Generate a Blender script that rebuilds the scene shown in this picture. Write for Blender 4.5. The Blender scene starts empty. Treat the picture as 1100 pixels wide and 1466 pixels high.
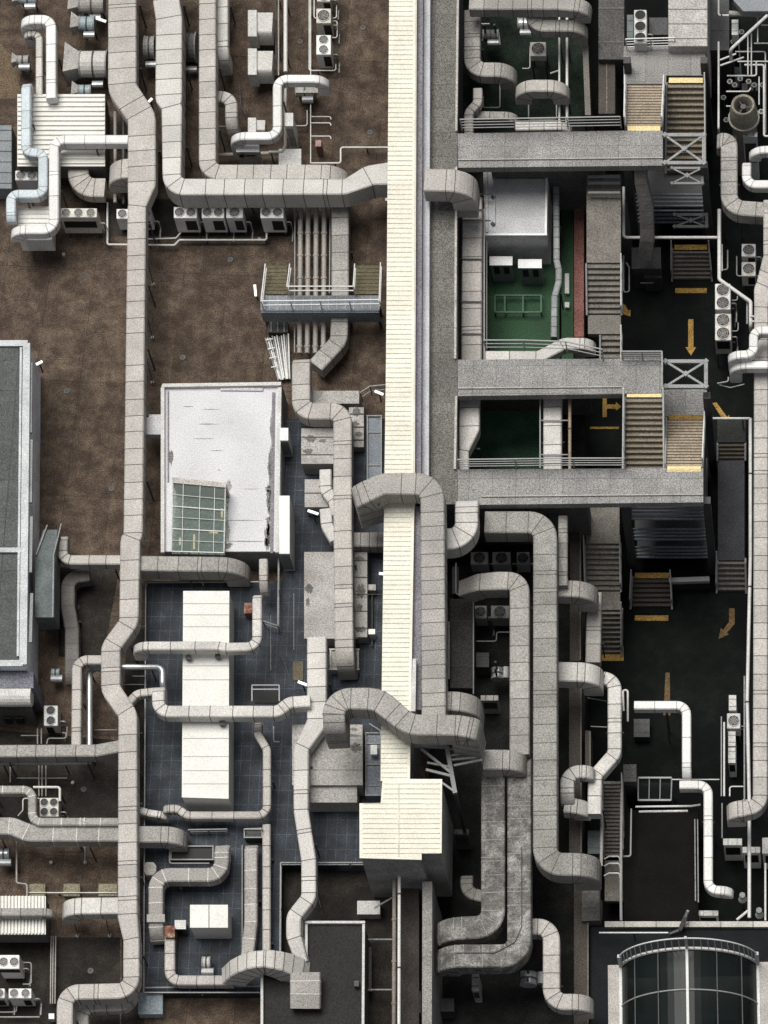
import bpy, bmesh, math, random
from mathutils import Vector, Matrix
random.seed(7)
SC = bpy.context.scene
COL = SC.collection
PI = math.pi
# ------------------------------------------------------------------ camera (the photograph is 1100 x 1466)
F = 6868.0
S = 35.0
zd = Vector((740, -2967, -F)).normalized()
Zc = -zd
Xc = Vector((1, 0, 740 / F)).normalized()
Yc = Zc.cross(Xc)
M3 = Matrix((Xc, Yc, Zc))
CAM = M3 @ Vector((0, 0, F / S))
cam = bpy.data.cameras.new('camera'); co = bpy.data.objects.new('camera', cam); COL.objects.link(co)
co.matrix_world = Matrix.Translation(CAM) @ M3.to_4x4()
cam.sensor_width = 36; cam.lens = F * 36 / 1466; cam.clip_end = 2000; cam.clip_start = 1
SC.camera = co

def P(x, y, z=0.0):
    """the point at height z seen at photo pixel (x, y)"""
    d = M3 @ Vector((x - 550, 733 - y, -F))
    return CAM + d * ((z - CAM.z) / d.z)

# ------------------------------------------------------------------ materials
MATS = {}
def mat(name, col, rough=.75, grain=.3, stain=.25, metal=0.0, bump=.15, dirt=None, scale=1.0, spec=.3, gs=19, dd=(7, .7)):
    if name in MATS: return MATS[name]
    m = bpy.data.materials.new(name); m.use_nodes = True
    nt = m.node_tree; N = nt.nodes; L = nt.links
    b = N['Principled BSDF']
    b.inputs['Roughness'].default_value = rough; b.inputs['Metallic'].default_value = metal
    b.inputs['Specular IOR Level'].default_value = spec
    g = N.new('ShaderNodeNewGeometry')
    def noise(sc, det, ro=.6):
        n = N.new('ShaderNodeTexNoise'); n.inputs['Scale'].default_value = sc; n.inputs['Detail'].default_value = det
        n.inputs['Roughness'].default_value = ro; L.new(g.outputs['Position'], n.inputs['Vector']); return n
    def rng(src, a, c, lo=.3, hi=.7):
        r = N.new('ShaderNodeMapRange'); r.inputs[1].default_value = lo; r.inputs[2].default_value = hi
        r.inputs[3].default_value = a; r.inputs[4].default_value = c; L.new(src, r.inputs[0]); return r.outputs[0]
    def mul(a, c):
        q = N.new('ShaderNodeMath'); q.operation = 'MULTIPLY'; L.new(a, q.inputs[0]); L.new(c, q.inputs[1]); return q.outputs[0]
    nf = noise(gs, 2.0, .8); nm = noise(1.1 * scale, 6.0, .65)
    grain = min(.9, grain * 1.7)
    v = mul(rng(nf.outputs[0], 1 - grain, 1 + grain), rng(nm.outputs[0], 1 - stain, 1 + stain * .5))
    at = N.new('ShaderNodeAttribute'); at.attribute_name = 'tone'
    ad = N.new('ShaderNodeMath'); ad.operation = 'ADD'; ad.inputs[1].default_value = 1.0
    L.new(at.outputs['Fac'], ad.inputs[0])
    v = mul(v, ad.outputs[0])
    base = N.new('ShaderNodeRGB'); base.outputs[0].default_value = (*col, 1)
    csrc = base.outputs[0]
    if dirt:
        nd = noise(.55 * scale, dd[0], dd[1])
        mx = N.new('ShaderNodeMix'); mx.data_type = 'RGBA'
        L.new(rng(nd.outputs[0], 0, dirt[3] if len(dirt) > 3 else 1, .45, .68), mx.inputs[0])
        L.new(csrc, mx.inputs[6]); mx.inputs[7].default_value = (*dirt[:3], 1); csrc = mx.outputs[2]
    vm = N.new('ShaderNodeVectorMath'); vm.operation = 'SCALE'
    L.new(csrc, vm.inputs[0]); L.new(v, vm.inputs['Scale'])
    L.new(vm.outputs[0], b.inputs['Base Color'])
    if bump:
        bp = N.new('ShaderNodeBump'); bp.inputs['Strength'].default_value = bump; bp.inputs['Distance'].default_value = .03
        nb = noise(5 * scale, 4.0); L.new(nb.outputs[0], bp.inputs['Height']); L.new(bp.outputs[0], b.inputs['Normal'])
    MATS[name] = m
    return m

def gridded(name, col, line, bw, bh, lw, var=.09, rot=0.0, **k):
    """surface with joints between sheets or tiles"""
    m = mat(name, col, **k); nt = m.node_tree; N = nt.nodes; L = nt.links
    b = N['Principled BSDF']; src = b.inputs['Base Color'].links[0].from_socket
    g = N.new('ShaderNodeNewGeometry')
    br = N.new('ShaderNodeTexBrick'); br.offset = 0; br.squash = 1
    br.inputs['Scale'].default_value = 1; br.inputs['Brick Width'].default_value = bw; br.inputs['Row Height'].default_value = bh
    br.inputs['Mortar Size'].default_value = lw; br.inputs['Mortar Smooth'].default_value = .2
    br.inputs['Color1'].default_value = (1 - var,) * 3 + (1,); br.inputs['Color2'].default_value = (1 + var,) * 3 + (1,)
    br.inputs['Mortar'].default_value = (line, line, line, 1)
    vr = N.new('ShaderNodeVectorRotate'); vr.rotation_type = 'Z_AXIS'; vr.inputs['Angle'].default_value = rot
    L.new(g.outputs['Position'], vr.inputs['Vector']); L.new(vr.outputs[0], br.inputs['Vector'])
    mx = N.new('ShaderNodeVectorMath'); mx.operation = 'MULTIPLY'
    L.new(src, mx.inputs[0]); L.new(br.outputs[0], mx.inputs[1]); L.new(mx.outputs[0], b.inputs['Base Color'])
    return m

WARM = mat('warm grey duct lagging', (.43, .405, .376), .6, .22, .25, dirt=(.30, .285, .265, .6), scale=1.3)
PALE = mat('pale duct lagging', (.53, .51, .478), .55, .2, .22, dirt=(.38, .37, .35, .6), scale=1.3)
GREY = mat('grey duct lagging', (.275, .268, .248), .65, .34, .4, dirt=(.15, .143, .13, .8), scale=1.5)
MID = mat('mid grey duct lagging', (.335, .32, .297), .65, .28, .3, dirt=(.20, .19, .178, .7), scale=1.3)
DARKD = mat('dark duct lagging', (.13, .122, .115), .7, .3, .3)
WHITED = mat('white duct paint', (.66, .655, .635), .45, .12, .12)
BLUED = mat('pale blue duct paint', (.46, .515, .545), .45, .15, .15)
SEAM = mat('dark duct seam', (.10, .09, .08), .8, .2, .2, bump=0)
SEAML = mat('light duct seam', (.62, .60, .56), .6, .2, .2, bump=0)
SEAMW = mat('grey seam on white', (.28, .275, .265), .6, .2, .2, bump=0)
CREAM = gridded('cream roof sheet', (.73, .71, .605), .93, 60, .98, .004, var=.06, rough=.5, grain=.12, stain=.16, scale=1.6, dirt=(.52, .48, .38, .65), dd=(10, .8))
CREAML = mat('cream sheet lap', (.60, .575, .475), .7, .2, .3, bump=0)
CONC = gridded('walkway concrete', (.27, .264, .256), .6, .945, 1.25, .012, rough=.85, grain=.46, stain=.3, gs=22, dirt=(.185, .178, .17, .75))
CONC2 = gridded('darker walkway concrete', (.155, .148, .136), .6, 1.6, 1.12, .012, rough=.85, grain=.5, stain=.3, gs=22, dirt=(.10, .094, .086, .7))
CONCD = mat('dark concrete', (.105, .10, .096), .9, .4, .3, dirt=(.05, .048, .046, .6))
CONCL = mat('pale concrete', (.42, .40, .375), .85, .3, .25)
WALLP = mat('purplish render', (.20, .19, .21), .85, .35, .2)
WALLB = mat('pale blue render', (.46, .47, .49), .8, .25, .2)
ROOF = gridded('brown roof felt', (.066, .046, .034), .58, 1.9, 5.2, .016, rough=.9, grain=.6, stain=.4, dirt=(.155, .117, .083, .85), scale=1.3, gs=20, dd=(14, .84), var=.16, rot=.055)
ROOFD = gridded('dark brown roof area', (.017, .0145, .0125), .7, 1.9, 2.6, .014, rough=.9, grain=.5, stain=.5, dirt=(.05, .04, .03, .7), scale=.8, gs=20, dd=(14, .84), rot=.055)
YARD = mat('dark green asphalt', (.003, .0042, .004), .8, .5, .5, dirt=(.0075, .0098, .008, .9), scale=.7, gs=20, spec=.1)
GREENF = mat('green floor coating', (.028, .078, .036), .8, .45, .4, dirt=(.012, .03, .016, .8), gs=20)
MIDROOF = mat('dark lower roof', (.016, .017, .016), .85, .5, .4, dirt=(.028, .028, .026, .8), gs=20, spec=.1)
TILE = gridded('slate blue tile', (.0185, .0235, .0315), 2.5, .40, .62, .012, rough=.7, grain=.5, stain=.5, gs=20, dirt=(.042, .051, .063, .8))
WHITE = mat('white paint', (.70, .70, .69), .5, .12, .12)
OFFW = mat('weathered white paint', (.56, .555, .535), .6, .22, .3, dirt=(.36, .35, .33, .6), scale=1.6)
WROOF = mat('white roof membrane', (.60, .597, .615), .55, .16, .2, dirt=(.36, .355, .36, .85), scale=.9, dd=(12, .78))
WROOFP = mat('white panel roof', (.69, .68, .64), .5, .1, .14, scale=1.4, dirt=(.50, .48, .43, .6), dd=(10, .8))
HUTR = mat('grey white roof', (.44, .44, .45), .7, .25, .2)
GREENG = gridded('green grey roofing', (.082, .088, .087), .7, 3.0, 4.0, .03, rough=.8, grain=.4, stain=.2, gs=22)
ACW = mat('condenser casing', (.72, .715, .69), .5, .15, .2, bump=.05)
ACW2 = mat('aged condenser casing', (.60, .58, .53), .5, .2, .3, bump=.05, dirt=(.36, .32, .26, .6), scale=2.5)
ACW3 = mat('grey condenser casing', (.56, .565, .56), .5, .2, .25, bump=.05)
BLACK = mat('black fan recess', (.008, .008, .008), .6, 0, 0, bump=0)
FANM = mat('dark fan guard', (.055, .055, .055), .5, .2, .2, bump=0)
FANL = mat('pale fan guard', (.30, .29, .28), .5, .2, .2, bump=0)
STEEL = mat('galvanised steel', (.27, .275, .275), .55, .3, .35, dirt=(.13, .12, .11, .6))
STEELD = mat('dark painted steel', (.055, .056, .058), .6, .3, .3)
STEELB = mat('blue grey deck plate', (.16, .18, .205), .6, .35, .3)
RAILW = mat('pale rail paint', (.62, .62, .60), .5, .15, .15, bump=0)
RAILG = mat('grey rail paint', (.28, .28, .275), .5, .15, .15, bump=0)
PIPEW = mat('white pipe', (.60, .59, .565), .45, .15, .2, bump=0)
PIPEG = mat('grey lagged pipe', (.33, .32, .30), .55, .25, .3, dirt=(.26, .19, .12, .5), bump=.05)
PIPED = mat('dark pipe', (.06, .06, .06), .5, .3, .3, bump=0)
ALU = mat('bright metal cladding', (.42, .43, .435), .38, .2, .3, metal=.55)
AHU = mat('weathered unit casing', (.40, .385, .365), .7, .3, .3, dirt=(.13, .115, .10, .8), scale=1.6)
YELL = mat('yellow paint', (.36, .215, .045), .75, .45, .4, dirt=(.07, .05, .025, .9), scale=3.2, dd=(12, .8))
YELF = mat('faded yellow paint', (.15, .09, .035), .8, .5, .4, dirt=(.02, .018, .012, .95), scale=3.2, dd=(12, .8))
YELP = mat('pale yellow strip', (.74, .60, .31), .7, .2, .15)
STEPT = mat('tan stair tread', (.225, .195, .148), .8, .35, .2)
STEPG = mat('grey stair tread', (.165, .152, .135), .85, .35, .25)
STEPB = mat('beige stair tread', (.34, .28, .21), .8, .3, .2)
TREADO = mat('olive stair tread', (.115, .10, .06), .8, .35, .3)
RED = mat('red brick paving', (.21, .095, .08), .9, .4, .3)
RUST = mat('rusty red metal', (.16, .05, .035), .7, .3, .4, dirt=(.38, .31, .2, .8), scale=5)
PAD = mat('olive concrete pad', (.23, .21, .145), .9, .4, .3)
GREENBOX = mat('green grey enclosure', (.085, .105, .105), .6, .3, .3, dirt=(.15, .165, .165, .5))
GFRAME = mat('green painted frame', (.05, .12, .07), .6, .3, .3, bump=0)
LAMP = bpy.data.materials.new('lit tube'); LAMP.use_nodes = True
LAMP.node_tree.nodes['Principled BSDF'].inputs['Base Color'].default_value = (.85, .85, .82, 1)
LAMP.node_tree.nodes['Principled BSDF'].inputs['Emission Color'].default_value = (1, .97, .9, 1)
LAMP.node_tree.nodes['Principled BSDF'].inputs['Emission Strength'].default_value = .5
SEAMG = mat('worn light seam', (.26, .25, .235), .7, .3, .3, bump=0)
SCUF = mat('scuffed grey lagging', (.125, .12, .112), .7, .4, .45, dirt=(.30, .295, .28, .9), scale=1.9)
NOSE = mat('dark tread nosing', (.07, .058, .042), .8, .3, .2, bump=0)
def glass(name, col, rough=.08, tr=.55, sp=.3):
    m = bpy.data.materials.new(name); m.use_nodes = True; nt = m.node_tree
    b = nt.nodes['Principled BSDF']; b.inputs['Base Color'].default_value = (*col, 1); b.inputs['Roughness'].default_value = rough
    b.inputs['Specular IOR Level'].default_value = sp
    t = nt.nodes.new('ShaderNodeBsdfTransparent'); t.inputs[0].default_value = (.82, .87, .85, 1)
    mx = nt.nodes.new('ShaderNodeMixShader'); mx.inputs[0].default_value = 1 - tr
    nt.links.new(t.outputs[0], mx.inputs[1]); nt.links.new(b.outputs[0], mx.inputs[2])
    nt.links.new(mx.outputs[0], nt.nodes['Material Output'].inputs[0]); return m
GLASS = glass('dark vault glass', (.010, .014, .014), .22, .40, .16)
SKYG = glass('green skylight glass', (.16, .19, .175), .3, .65)

# ------------------------------------------------------------------ objects
def link(name, bm, mats, parent=None, base=None, smooth=False):
    me = bpy.data.meshes.new(name)
    for v in bm.verts: break
    bmesh.ops.recalc_face_normals(bm, faces=bm.faces)
    o = bpy.data.objects.new(name, me); COL.objects.link(o)
    if parent is not None:
        w = parent
        off = Vector((0, 0, 0))
        while w is not None: off += w.location; w = w.parent
        bmesh.ops.translate(bm, vec=-off, verts=bm.verts); o.parent = parent
    else:
        if base is None:
            xs = [v.co.x for v in bm.verts]; ys = [v.co.y for v in bm.verts]; zs = [v.co.z for v in bm.verts]
            base = Vector(((min(xs) + max(xs)) / 2, (min(ys) + max(ys)) / 2, min(zs)))
        bmesh.ops.translate(bm, vec=-base, verts=bm.verts); o.location = base
    bm.to_mesh(me); bm.free()
    if not isinstance(mats, (list, tuple)): mats = [mats]
    for m in mats: me.materials.append(m)
    if smooth:
        for p in me.polygons: p.use_smooth = True
    return o
LABELS = {}
def tag(o, label, cat, group=None):
    o['label'] = label; o['category'] = cat; o['kind'] = 'thing'
    if group: o['group'] = group
    LABELS[label] = LABELS.get(label, 0) + 1
    return o
def thing(name, label, cat, loc, group=None):
    o = bpy.data.objects.new(name, None); COL.objects.link(o); o.location = loc; o.empty_display_size = .2
    return tag(o, label, cat, group)
def struct(name, bm, m):
    o = link(name, bm, m); o['kind'] = 'structure'; return o
def BM(): return bmesh.new()

# ------------------------------------------------------------------ shapes
def prism(bm, top, zb, mi=0, taper=0.0):
    """a vertical prism: top = ring of points, bottom the same ring at height zb"""
    c = sum(top, Vector()) / len(top)
    a = [bm.verts.new(p) for p in top]
    b = [bm.verts.new(Vector((p.x + (c.x - p.x) * taper, p.y + (c.y - p.y) * taper, zb))) for p in top]
    n = len(top); fs = [bm.faces.new(a), bm.faces.new(b[::-1])]
    for i in range(n): fs.append(bm.faces.new((a[i], b[i], b[(i + 1) % n], a[(i + 1) % n])))
    for f in fs: f.material_index = mi
    return fs
def hexa(bm, c8, mi=0):
    v = [bm.verts.new(p) for p in c8]
    for q in ((0, 1, 2, 3), (7, 6, 5, 4), (0, 4, 5, 1), (1, 5, 6, 2), (2, 6, 7, 3), (3, 7, 4, 0)):
        bm.faces.new([v[i] for i in q]).material_index = mi
def beam(bm, p, q, w, h=None, mi=0, up=Vector((0, 0, 1))):
    h = h or w; d = (q - p)
    if d.length < 1e-6: return
    d.normalize()
    s = d.cross(up)
    if s.length < 1e-3: s = d.cross(Vector((0, 1, 0)))
    s.normalize(); n = s.cross(d)
    o = [s * (w / 2) + n * (h / 2), -s * (w / 2) + n * (h / 2), -s * (w / 2) - n * (h / 2), s * (w / 2) - n * (h / 2)]
    hexa(bm, [p + k for k in o] + [q + k for k in o], mi)
def ringtube(bm, pts, r, n=8, mi=0):
    rings = []
    up = None
    for i, p in enumerate(pts):
        t = (pts[min(i + 1, len(pts) - 1)] - pts[max(i - 1, 0)])
        t.normalize()
        s = t.cross(Vector((0, 0, 1)))
        if s.length < .05: s = up if up is not None else t.cross(Vector((0, 1, 0)))
        s = (s - t * s.dot(t)).normalized(); up = s; m = s.cross(t)
        rr = r[i] if isinstance(r, list) else r
        rings.append([bm.verts.new(p + (s * math.cos(2 * PI * k / n) + m * math.sin(2 * PI * k / n)) * rr) for k in range(n)])
    for a, b in zip(rings, rings[1:]):
        for k in range(n): bm.faces.new((a[k], a[(k + 1) % n], b[(k + 1) % n], b[k])).material_index = mi
    bm.faces.new(rings[0][::-1]).material_index = mi; bm.faces.new(rings[-1]).material_index = mi
def cyl(bm, c, r, z0, z1, n=20, r2=None, mi=0):
    ringtube(bm, [Vector((c.x, c.y, z0)), Vector((c.x, c.y, z1))], [r, r if r2 is None else r2], n, mi)
def annulus(bm, c, r0, r1, z0, z1, n=24, mi=0):
    R = []
    for k in range(n):
        a = 2 * PI * k / n; d = Vector((math.cos(a), math.sin(a), 0))
        R.append([bm.verts.new(Vector((c.x, c.y, z)) + d * r) for r, z in ((r0, z0), (r1, z0), (r1, z1), (r0, z1))])
    for k in range(n):
        a, b = R[k], R[(k + 1) % n]
        for j in range(4): bm.faces.new((a[j], a[(j + 1) % 4], b[(j + 1) % 4], b[j])).material_index = mi
def rect(x0, y0, x1, y1, z): return [P(x0, y0, z), P(x1, y0, z), P(x1, y1, z), P(x0, y1, z)]   # NW NE SE SW
def bil(c, u, v): return c[0] * (1 - u) * (1 - v) + c[1] * u * (1 - v) + c[2] * u * v + c[3] * (1 - u) * v

def fillet(pts, ws, h, rin, vert_r=None):
    """stations along a bent path: (point, width, on_bend)"""
    n = len(pts); out = [(pts[0].copy(), ws[0], False)]
    for i in range(1, n - 1):
        d1 = pts[i] - pts[i - 1]; d2 = pts[i + 1] - pts[i]; l1, l2 = d1.length, d2.length
        d1.normalize(); d2.normalize(); a = math.acos(max(-1, min(1, d1.dot(d2))))
        if a < .03: out.append((pts[i].copy(), ws[i], False)); continue
        vert = abs(d1.z) > .7 or abs(d2.z) > .7
        R = (vert_r if vert_r else h + .18) if vert else ws[i] / 2 + rin
        tl = R * math.tan(a / 2)
        m = min(l1 * (.98 if i == 1 else .49), l2 * (.98 if i == n - 2 else .49))
        if tl > m: tl = m; R = tl / math.tan(a / 2)
        t1 = pts[i] - d1 * tl; n1 = (d2 - d1 * d1.dot(d2)).normalized(); c = t1 + n1 * R
        k = max(2, int(math.degrees(a) / (9 if vert else 11)))
        for j in range(k + 1):
            th = a * j / k
            out.append((c - n1 * (R * math.cos(th)) + d1 * (R * math.sin(th)), ws[i], i))
    out.append((pts[-1].copy(), ws[-1], False))
    return out
def frames(st):
    n = len(st); T = []
    for i in range(n):
        a = st[max(i - 1, 0)][0]; b = st[min(i + 1, n - 1)][0]
        t = b - a
        T.append(t.normalized() if t.length > 1e-6 else (T[-1] if T else Vector((1, 0, 0))))
    k = next((i for i in range(n) if abs(T[i].z) < .5), 0)
    s = T[k].cross(Vector((0, 0, 1)))
    if s.length < 1e-3: s = Vector((1, 0, 0))
    Sd = [None] * n; Sd[k] = s.normalized()
    for i in list(range(k + 1, n)):
        q = T[i - 1].rotation_difference(T[i]); Sd[i] = (q @ Sd[i - 1]).normalized()
    for i in range(k - 1, -1, -1):
        q = T[i + 1].rotation_difference(T[i]); Sd[i] = (q @ Sd[i + 1]).normalized()
    return T, Sd
def sweep(bm, pts, ws, h, spacing, rin, seam_w=.03, arcseam=3, tone=.07, vert_r=None, dbl=.14):
    raw = fillet(pts, ws, h, rin, vert_r)
    st = [raw[0] + (False,)]
    arcn = 0
    for i in range(1, len(raw)):
        p0, w0, a0 = raw[i - 1]; p1, w1, a1 = raw[i]; L = (p1 - p0).length
        if not (a0 and a0 == a1) and L > spacing * .6:
            k = max(1, round(L / spacing))
            for j in range(1, k):
                f = (j + random.uniform(-.06, .06)) / k
                st.append((p0.lerp(p1, f), w0 + (w1 - w0) * f, False, True))
                if random.random() < dbl and L / k > .5:
                    f2 = f + .16 / L
                    st.append((p0.lerp(p1, f2), w0 + (w1 - w0) * f2, False, True))
        arcn = arcn + 1 if a1 and a1 == a0 else (1 if a1 else 0)
        vb = abs(p1.z - p0.z) > .15 * max(L, 1e-6)
        st.append((p1, w1, a1, bool(a1 and arcseam and (arcn % 5 == 3 if vb else arcn % arcseam == 1 % arcseam))))
    T, Sd = frames(st)
    lay = bm.faces.layers.float.new('tone')
    prev = None; tn = random.uniform(-tone, tone)
    def ring(p, t, s, w, ex):
        n = s.cross(t); a = w / 2 + ex; c = min(.045, h * .2)
        uv = [(-a + c, ex), (a - c, ex), (a, ex - c), (a, -h - ex + c), (a - c, -h - ex), (-a + c, -h - ex), (-a, -h - ex + c), (-a, ex - c)]
        return [bm.verts.new(p + s * u + n * v) for u, v in uv]
    def join(a, b, mi, tv):
        for k in range(8):
            f = bm.faces.new((a[k], a[(k + 1) % 8], b[(k + 1) % 8], b[k])); f.material_index = mi; f[lay] = tv
    for i, (p, w, arc, seam) in enumerate(st):
        t, s = T[i], Sd[i]
        if seam:
            e = t * (seam_w / 2)
            r = [ring(p - e, t, s, w, 0), ring(p - e, t, s, w, .007), ring(p + e, t, s, w, .007), ring(p + e, t, s, w, 0)]
            join(prev, r[0], 0, tn)
            for q in range(3): join(r[q], r[q + 1], 1, 0)
            tn = random.uniform(-tone, tone); prev = r[3]
        else:
            r = ring(p, t, s, w, 0)
            if prev is None:
                f = bm.faces.new(r[::-1]); f[lay] = tn
            else: join(prev, r, 0, tn)
            prev = r
    f = bm.faces.new(prev); f[lay] = tn
    return st

DUCTS = 'insulated air ducts across the rooftop'
def D(label, pts, w, z, h=.85, m=None, seam=None, drop=(0, 0), g=0.0, sp=.74, rin=.22, vr=None, name='air_duct', legs=True, arcseam=3, tone=.10, group=DUCTS, flange=()):
    """duct along a pixel path of its top centre line; drop = metres it turns down at either end"""
    m = m or WARM
    seam = seam or (SEAMW if m in (WHITED, BLUED) else SEAM)
    W = []; V = []
    for q in pts:
        x, y = q[0], q[1]; ww = q[2] if len(q) > 2 and q[2] else w; zz = q[3] if len(q) > 3 else z
        V.append(P(x, y, zz)); W.append(ww / S)
    if drop[0]: V.insert(0, V[0] - Vector((0, 0, drop[0]))); W.insert(0, W[0])
    if drop[1]: V.append(V[-1] - Vector((0, 0, drop[1]))); W.append(W[-1])
    base = V[0].copy(); base.z = g if g is not None else min(v.z for v in V) - h
    t = thing(name, label, 'duct', base, group)
    bm = BM(); st = sweep(bm, V, W, h, sp, rin, arcseam=arcseam, tone=tone, vert_r=vr)
    link('casing', bm, [m, seam], t)
    if legs and g is not None:
        acc = 1.2; last = None
        for (a, wa, aa, sa), (b, wb, ab, sb) in zip(st, st[1:]):
            if aa and aa == ab: continue
            d = b - a; L = d.length
            if L < .05 or abs(d.z) > .3 * L: continue
            d.normalize(); acc += L
            if acc > 2.9:
                acc = 0; p = a.lerp(b, .5); s = d.cross(Vector((0, 0, 1))).normalized(); zb = p.z - h - .03
                if zb - g < .15: continue
                fb = BM(); o = s * (wa / 2 + .03)
                beam(fb, p + o * 1.15 - Vector((0, 0, h + .05)), p - o * 1.15 - Vector((0, 0, h + .05)), .06, .07)
                for q in (o, -o):
                    a1 = p + q; beam(fb, Vector((a1.x, a1.y, zb - .05)), Vector((a1.x, a1.y, g)), .055)
                link('support_frame', fb, STEELD, t)
    return t

def tubepath(pts, z, dia, drop=(0, 0), rin=None):
    V = [P(q[0], q[1], q[2] if len(q) > 2 else z) for q in pts]
    if drop[0]: V.insert(0, V[0] - Vector((0, 0, drop[0])))
    if drop[1]: V.append(V[-1] - Vector((0, 0, drop[1])))
    r = rin if rin else max(.1, dia * 1.1)
    return [q[0] for q in fillet(V, [r] * len(V), 0, r / 2, vert_r=r)]
PIPES = 'service pipes across the rooftop'
def PIPE(label, pts, z, dpx, m=None, drop=(0, 0), rings=0, name='pipe', g=None, rin=None, cat='pipe', group=PIPES, clips=0):
    m = m or PIPEW; dia = dpx / S
    path = tubepath(pts, z, dia, drop, rin)
    bm = BM(); ringtube(bm, path, dia / 2, 10)
    extra = []
    if rings or clips or g is not None:
        sp = rings or clips or 2.5; acc = sp * .5
        for a, b in zip(path, path[1:]):
            L = (b - a).length; d = (b - a).normalized(); s = 0
            while acc + s <= L:
                p = a + d * (acc + s); s += sp; extra.append((p, d))
            acc = acc + s - L
    if not extra:
        return tag(link(name, bm, m, smooth=False), label, cat, group)
    base = path[0].copy(); base.z = g if g is not None else path[0].z
    t = thing(name, label, cat, base, group)
    link('tube', bm, m, t)
    for p, d in extra[:90]:
        if rings: b2 = BM(); ringtube(b2, [p - d * .05, p + d * .05], dia / 2 * 1.28, 10); link('collar', b2, m, t)
        if g is not None and p.z - dia / 2 - g > .12:
            b2 = BM(); beam(b2, Vector((p.x, p.y, p.z - dia / 2)), Vector((p.x, p.y, g)), .05); link('bracket', b2, STEELD, t)
        elif clips: b2 = BM(); ringtube(b2, [p - d * .03, p + d * .03], dia / 2 * 1.35, 8); link('clip', b2, STEELD, t)
    return t

def BOX(name, label, cat, shape, zt, zb, m, lid=None, ribs=None, panels=(), group=None, taper=0.0, lines=(), rim=None, top=None):
    """a housing: shape = (x0,y0,x1,y1) or a pixel polygon of its top; lid, ribs, south panels (u0,u1,v0,v1,mat,partname), rim (px width, height, mat)"""
    c = rect(*shape, zt) if isinstance(shape, tuple) else [P(x, y, zt) for x, y in shape]
    ctr = sum(c, Vector()) / len(c)
    t = thing(name, label, cat, Vector((ctr.x, ctr.y, zb)), group)
    bm = BM(); prism(bm, c, zb, taper=taper)
    if top:
        for f in bm.faces:
            if all(abs(v.co.z - zt) < 1e-4 for v in f.verts): f.material_index = 1
    es = [e for e in bm.edges if any(abs(v.co.z - zt) < 1e-4 for v in e.verts)]
    bmesh.ops.bevel(bm, geom=es, offset=.02, segments=1, affect='EDGES')
    link('body', bm, [m, top or m], t)
    if lid:
        bm = BM(); k = lid[1]; cc = [p + (p - ctr).normalized() * k for p in c]
        prism(bm, [p + Vector((0, 0, lid[2])) for p in cc], zt + .004)
        link('lid', bm, lid[0], t)
    zz = zt + (lid[2] if lid else 0)
    if ribs and len(c) == 4:
        n, ax, rw, rh, rm, rn = ribs
        bm = BM()
        for i in range(n):
            if n <= 3 and i: link(rn, bm, rm, t); bm = BM()
            f = (i + .5) / n
            a, b = (bil(c, 0, f), bil(c, 1, f)) if ax == 'x' else (bil(c, f, 0), bil(c, f, 1))
            u = Vector((0, 0, zz + rh / 2 + .003 - zt)); beam(bm, a + u, b + u, rw, rh)
        link(rn, bm, rm, t)
    if rim and len(c) >= 3:
        w_, hh, rm = rim
        for i in range(len(c)):
            a, b = c[i], c[(i + 1) % len(c)]
            d = (b - a).normalized(); bm = BM()
            u = Vector((0, 0, hh / 2 + .003)); e = d * (w_ / S / 2 - .004)
            nrm = (ctr - (a + b) / 2); nrm -= d * nrm.dot(d); nrm.normalize(); o = nrm * (w_ / S / 2 - .01)
            if i % 2 == 0: beam(bm, a - e + u + o, b + e + u + o, w_ / S, hh)
            else: beam(bm, a + d * (w_ / S + .0) + u + o, b - d * (w_ / S + .0) + u + o, w_ / S, hh)
            link('parapet', bm, rm, t)
    for (u0, u1, v0, v1, pm, pn) in panels:       # on the south face, v measured downwards
        sw, se = c[3], c[2]; dn = Vector((0, 0, zb - zt))
        d = (se - sw).normalized(); out = Vector((d.y, -d.x, 0)) * .012
        if out.y > 0: out = -out
        q = [sw.lerp(se, u) + dn * v for u, v in ((u0, v0), (u1, v0), (u1, v1), (u0, v1))]
        bm = BM(); hexa(bm, [p + out for p in q] + [p - out * .5 for p in q]); link(pn, bm, pm, t)
    return t

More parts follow.
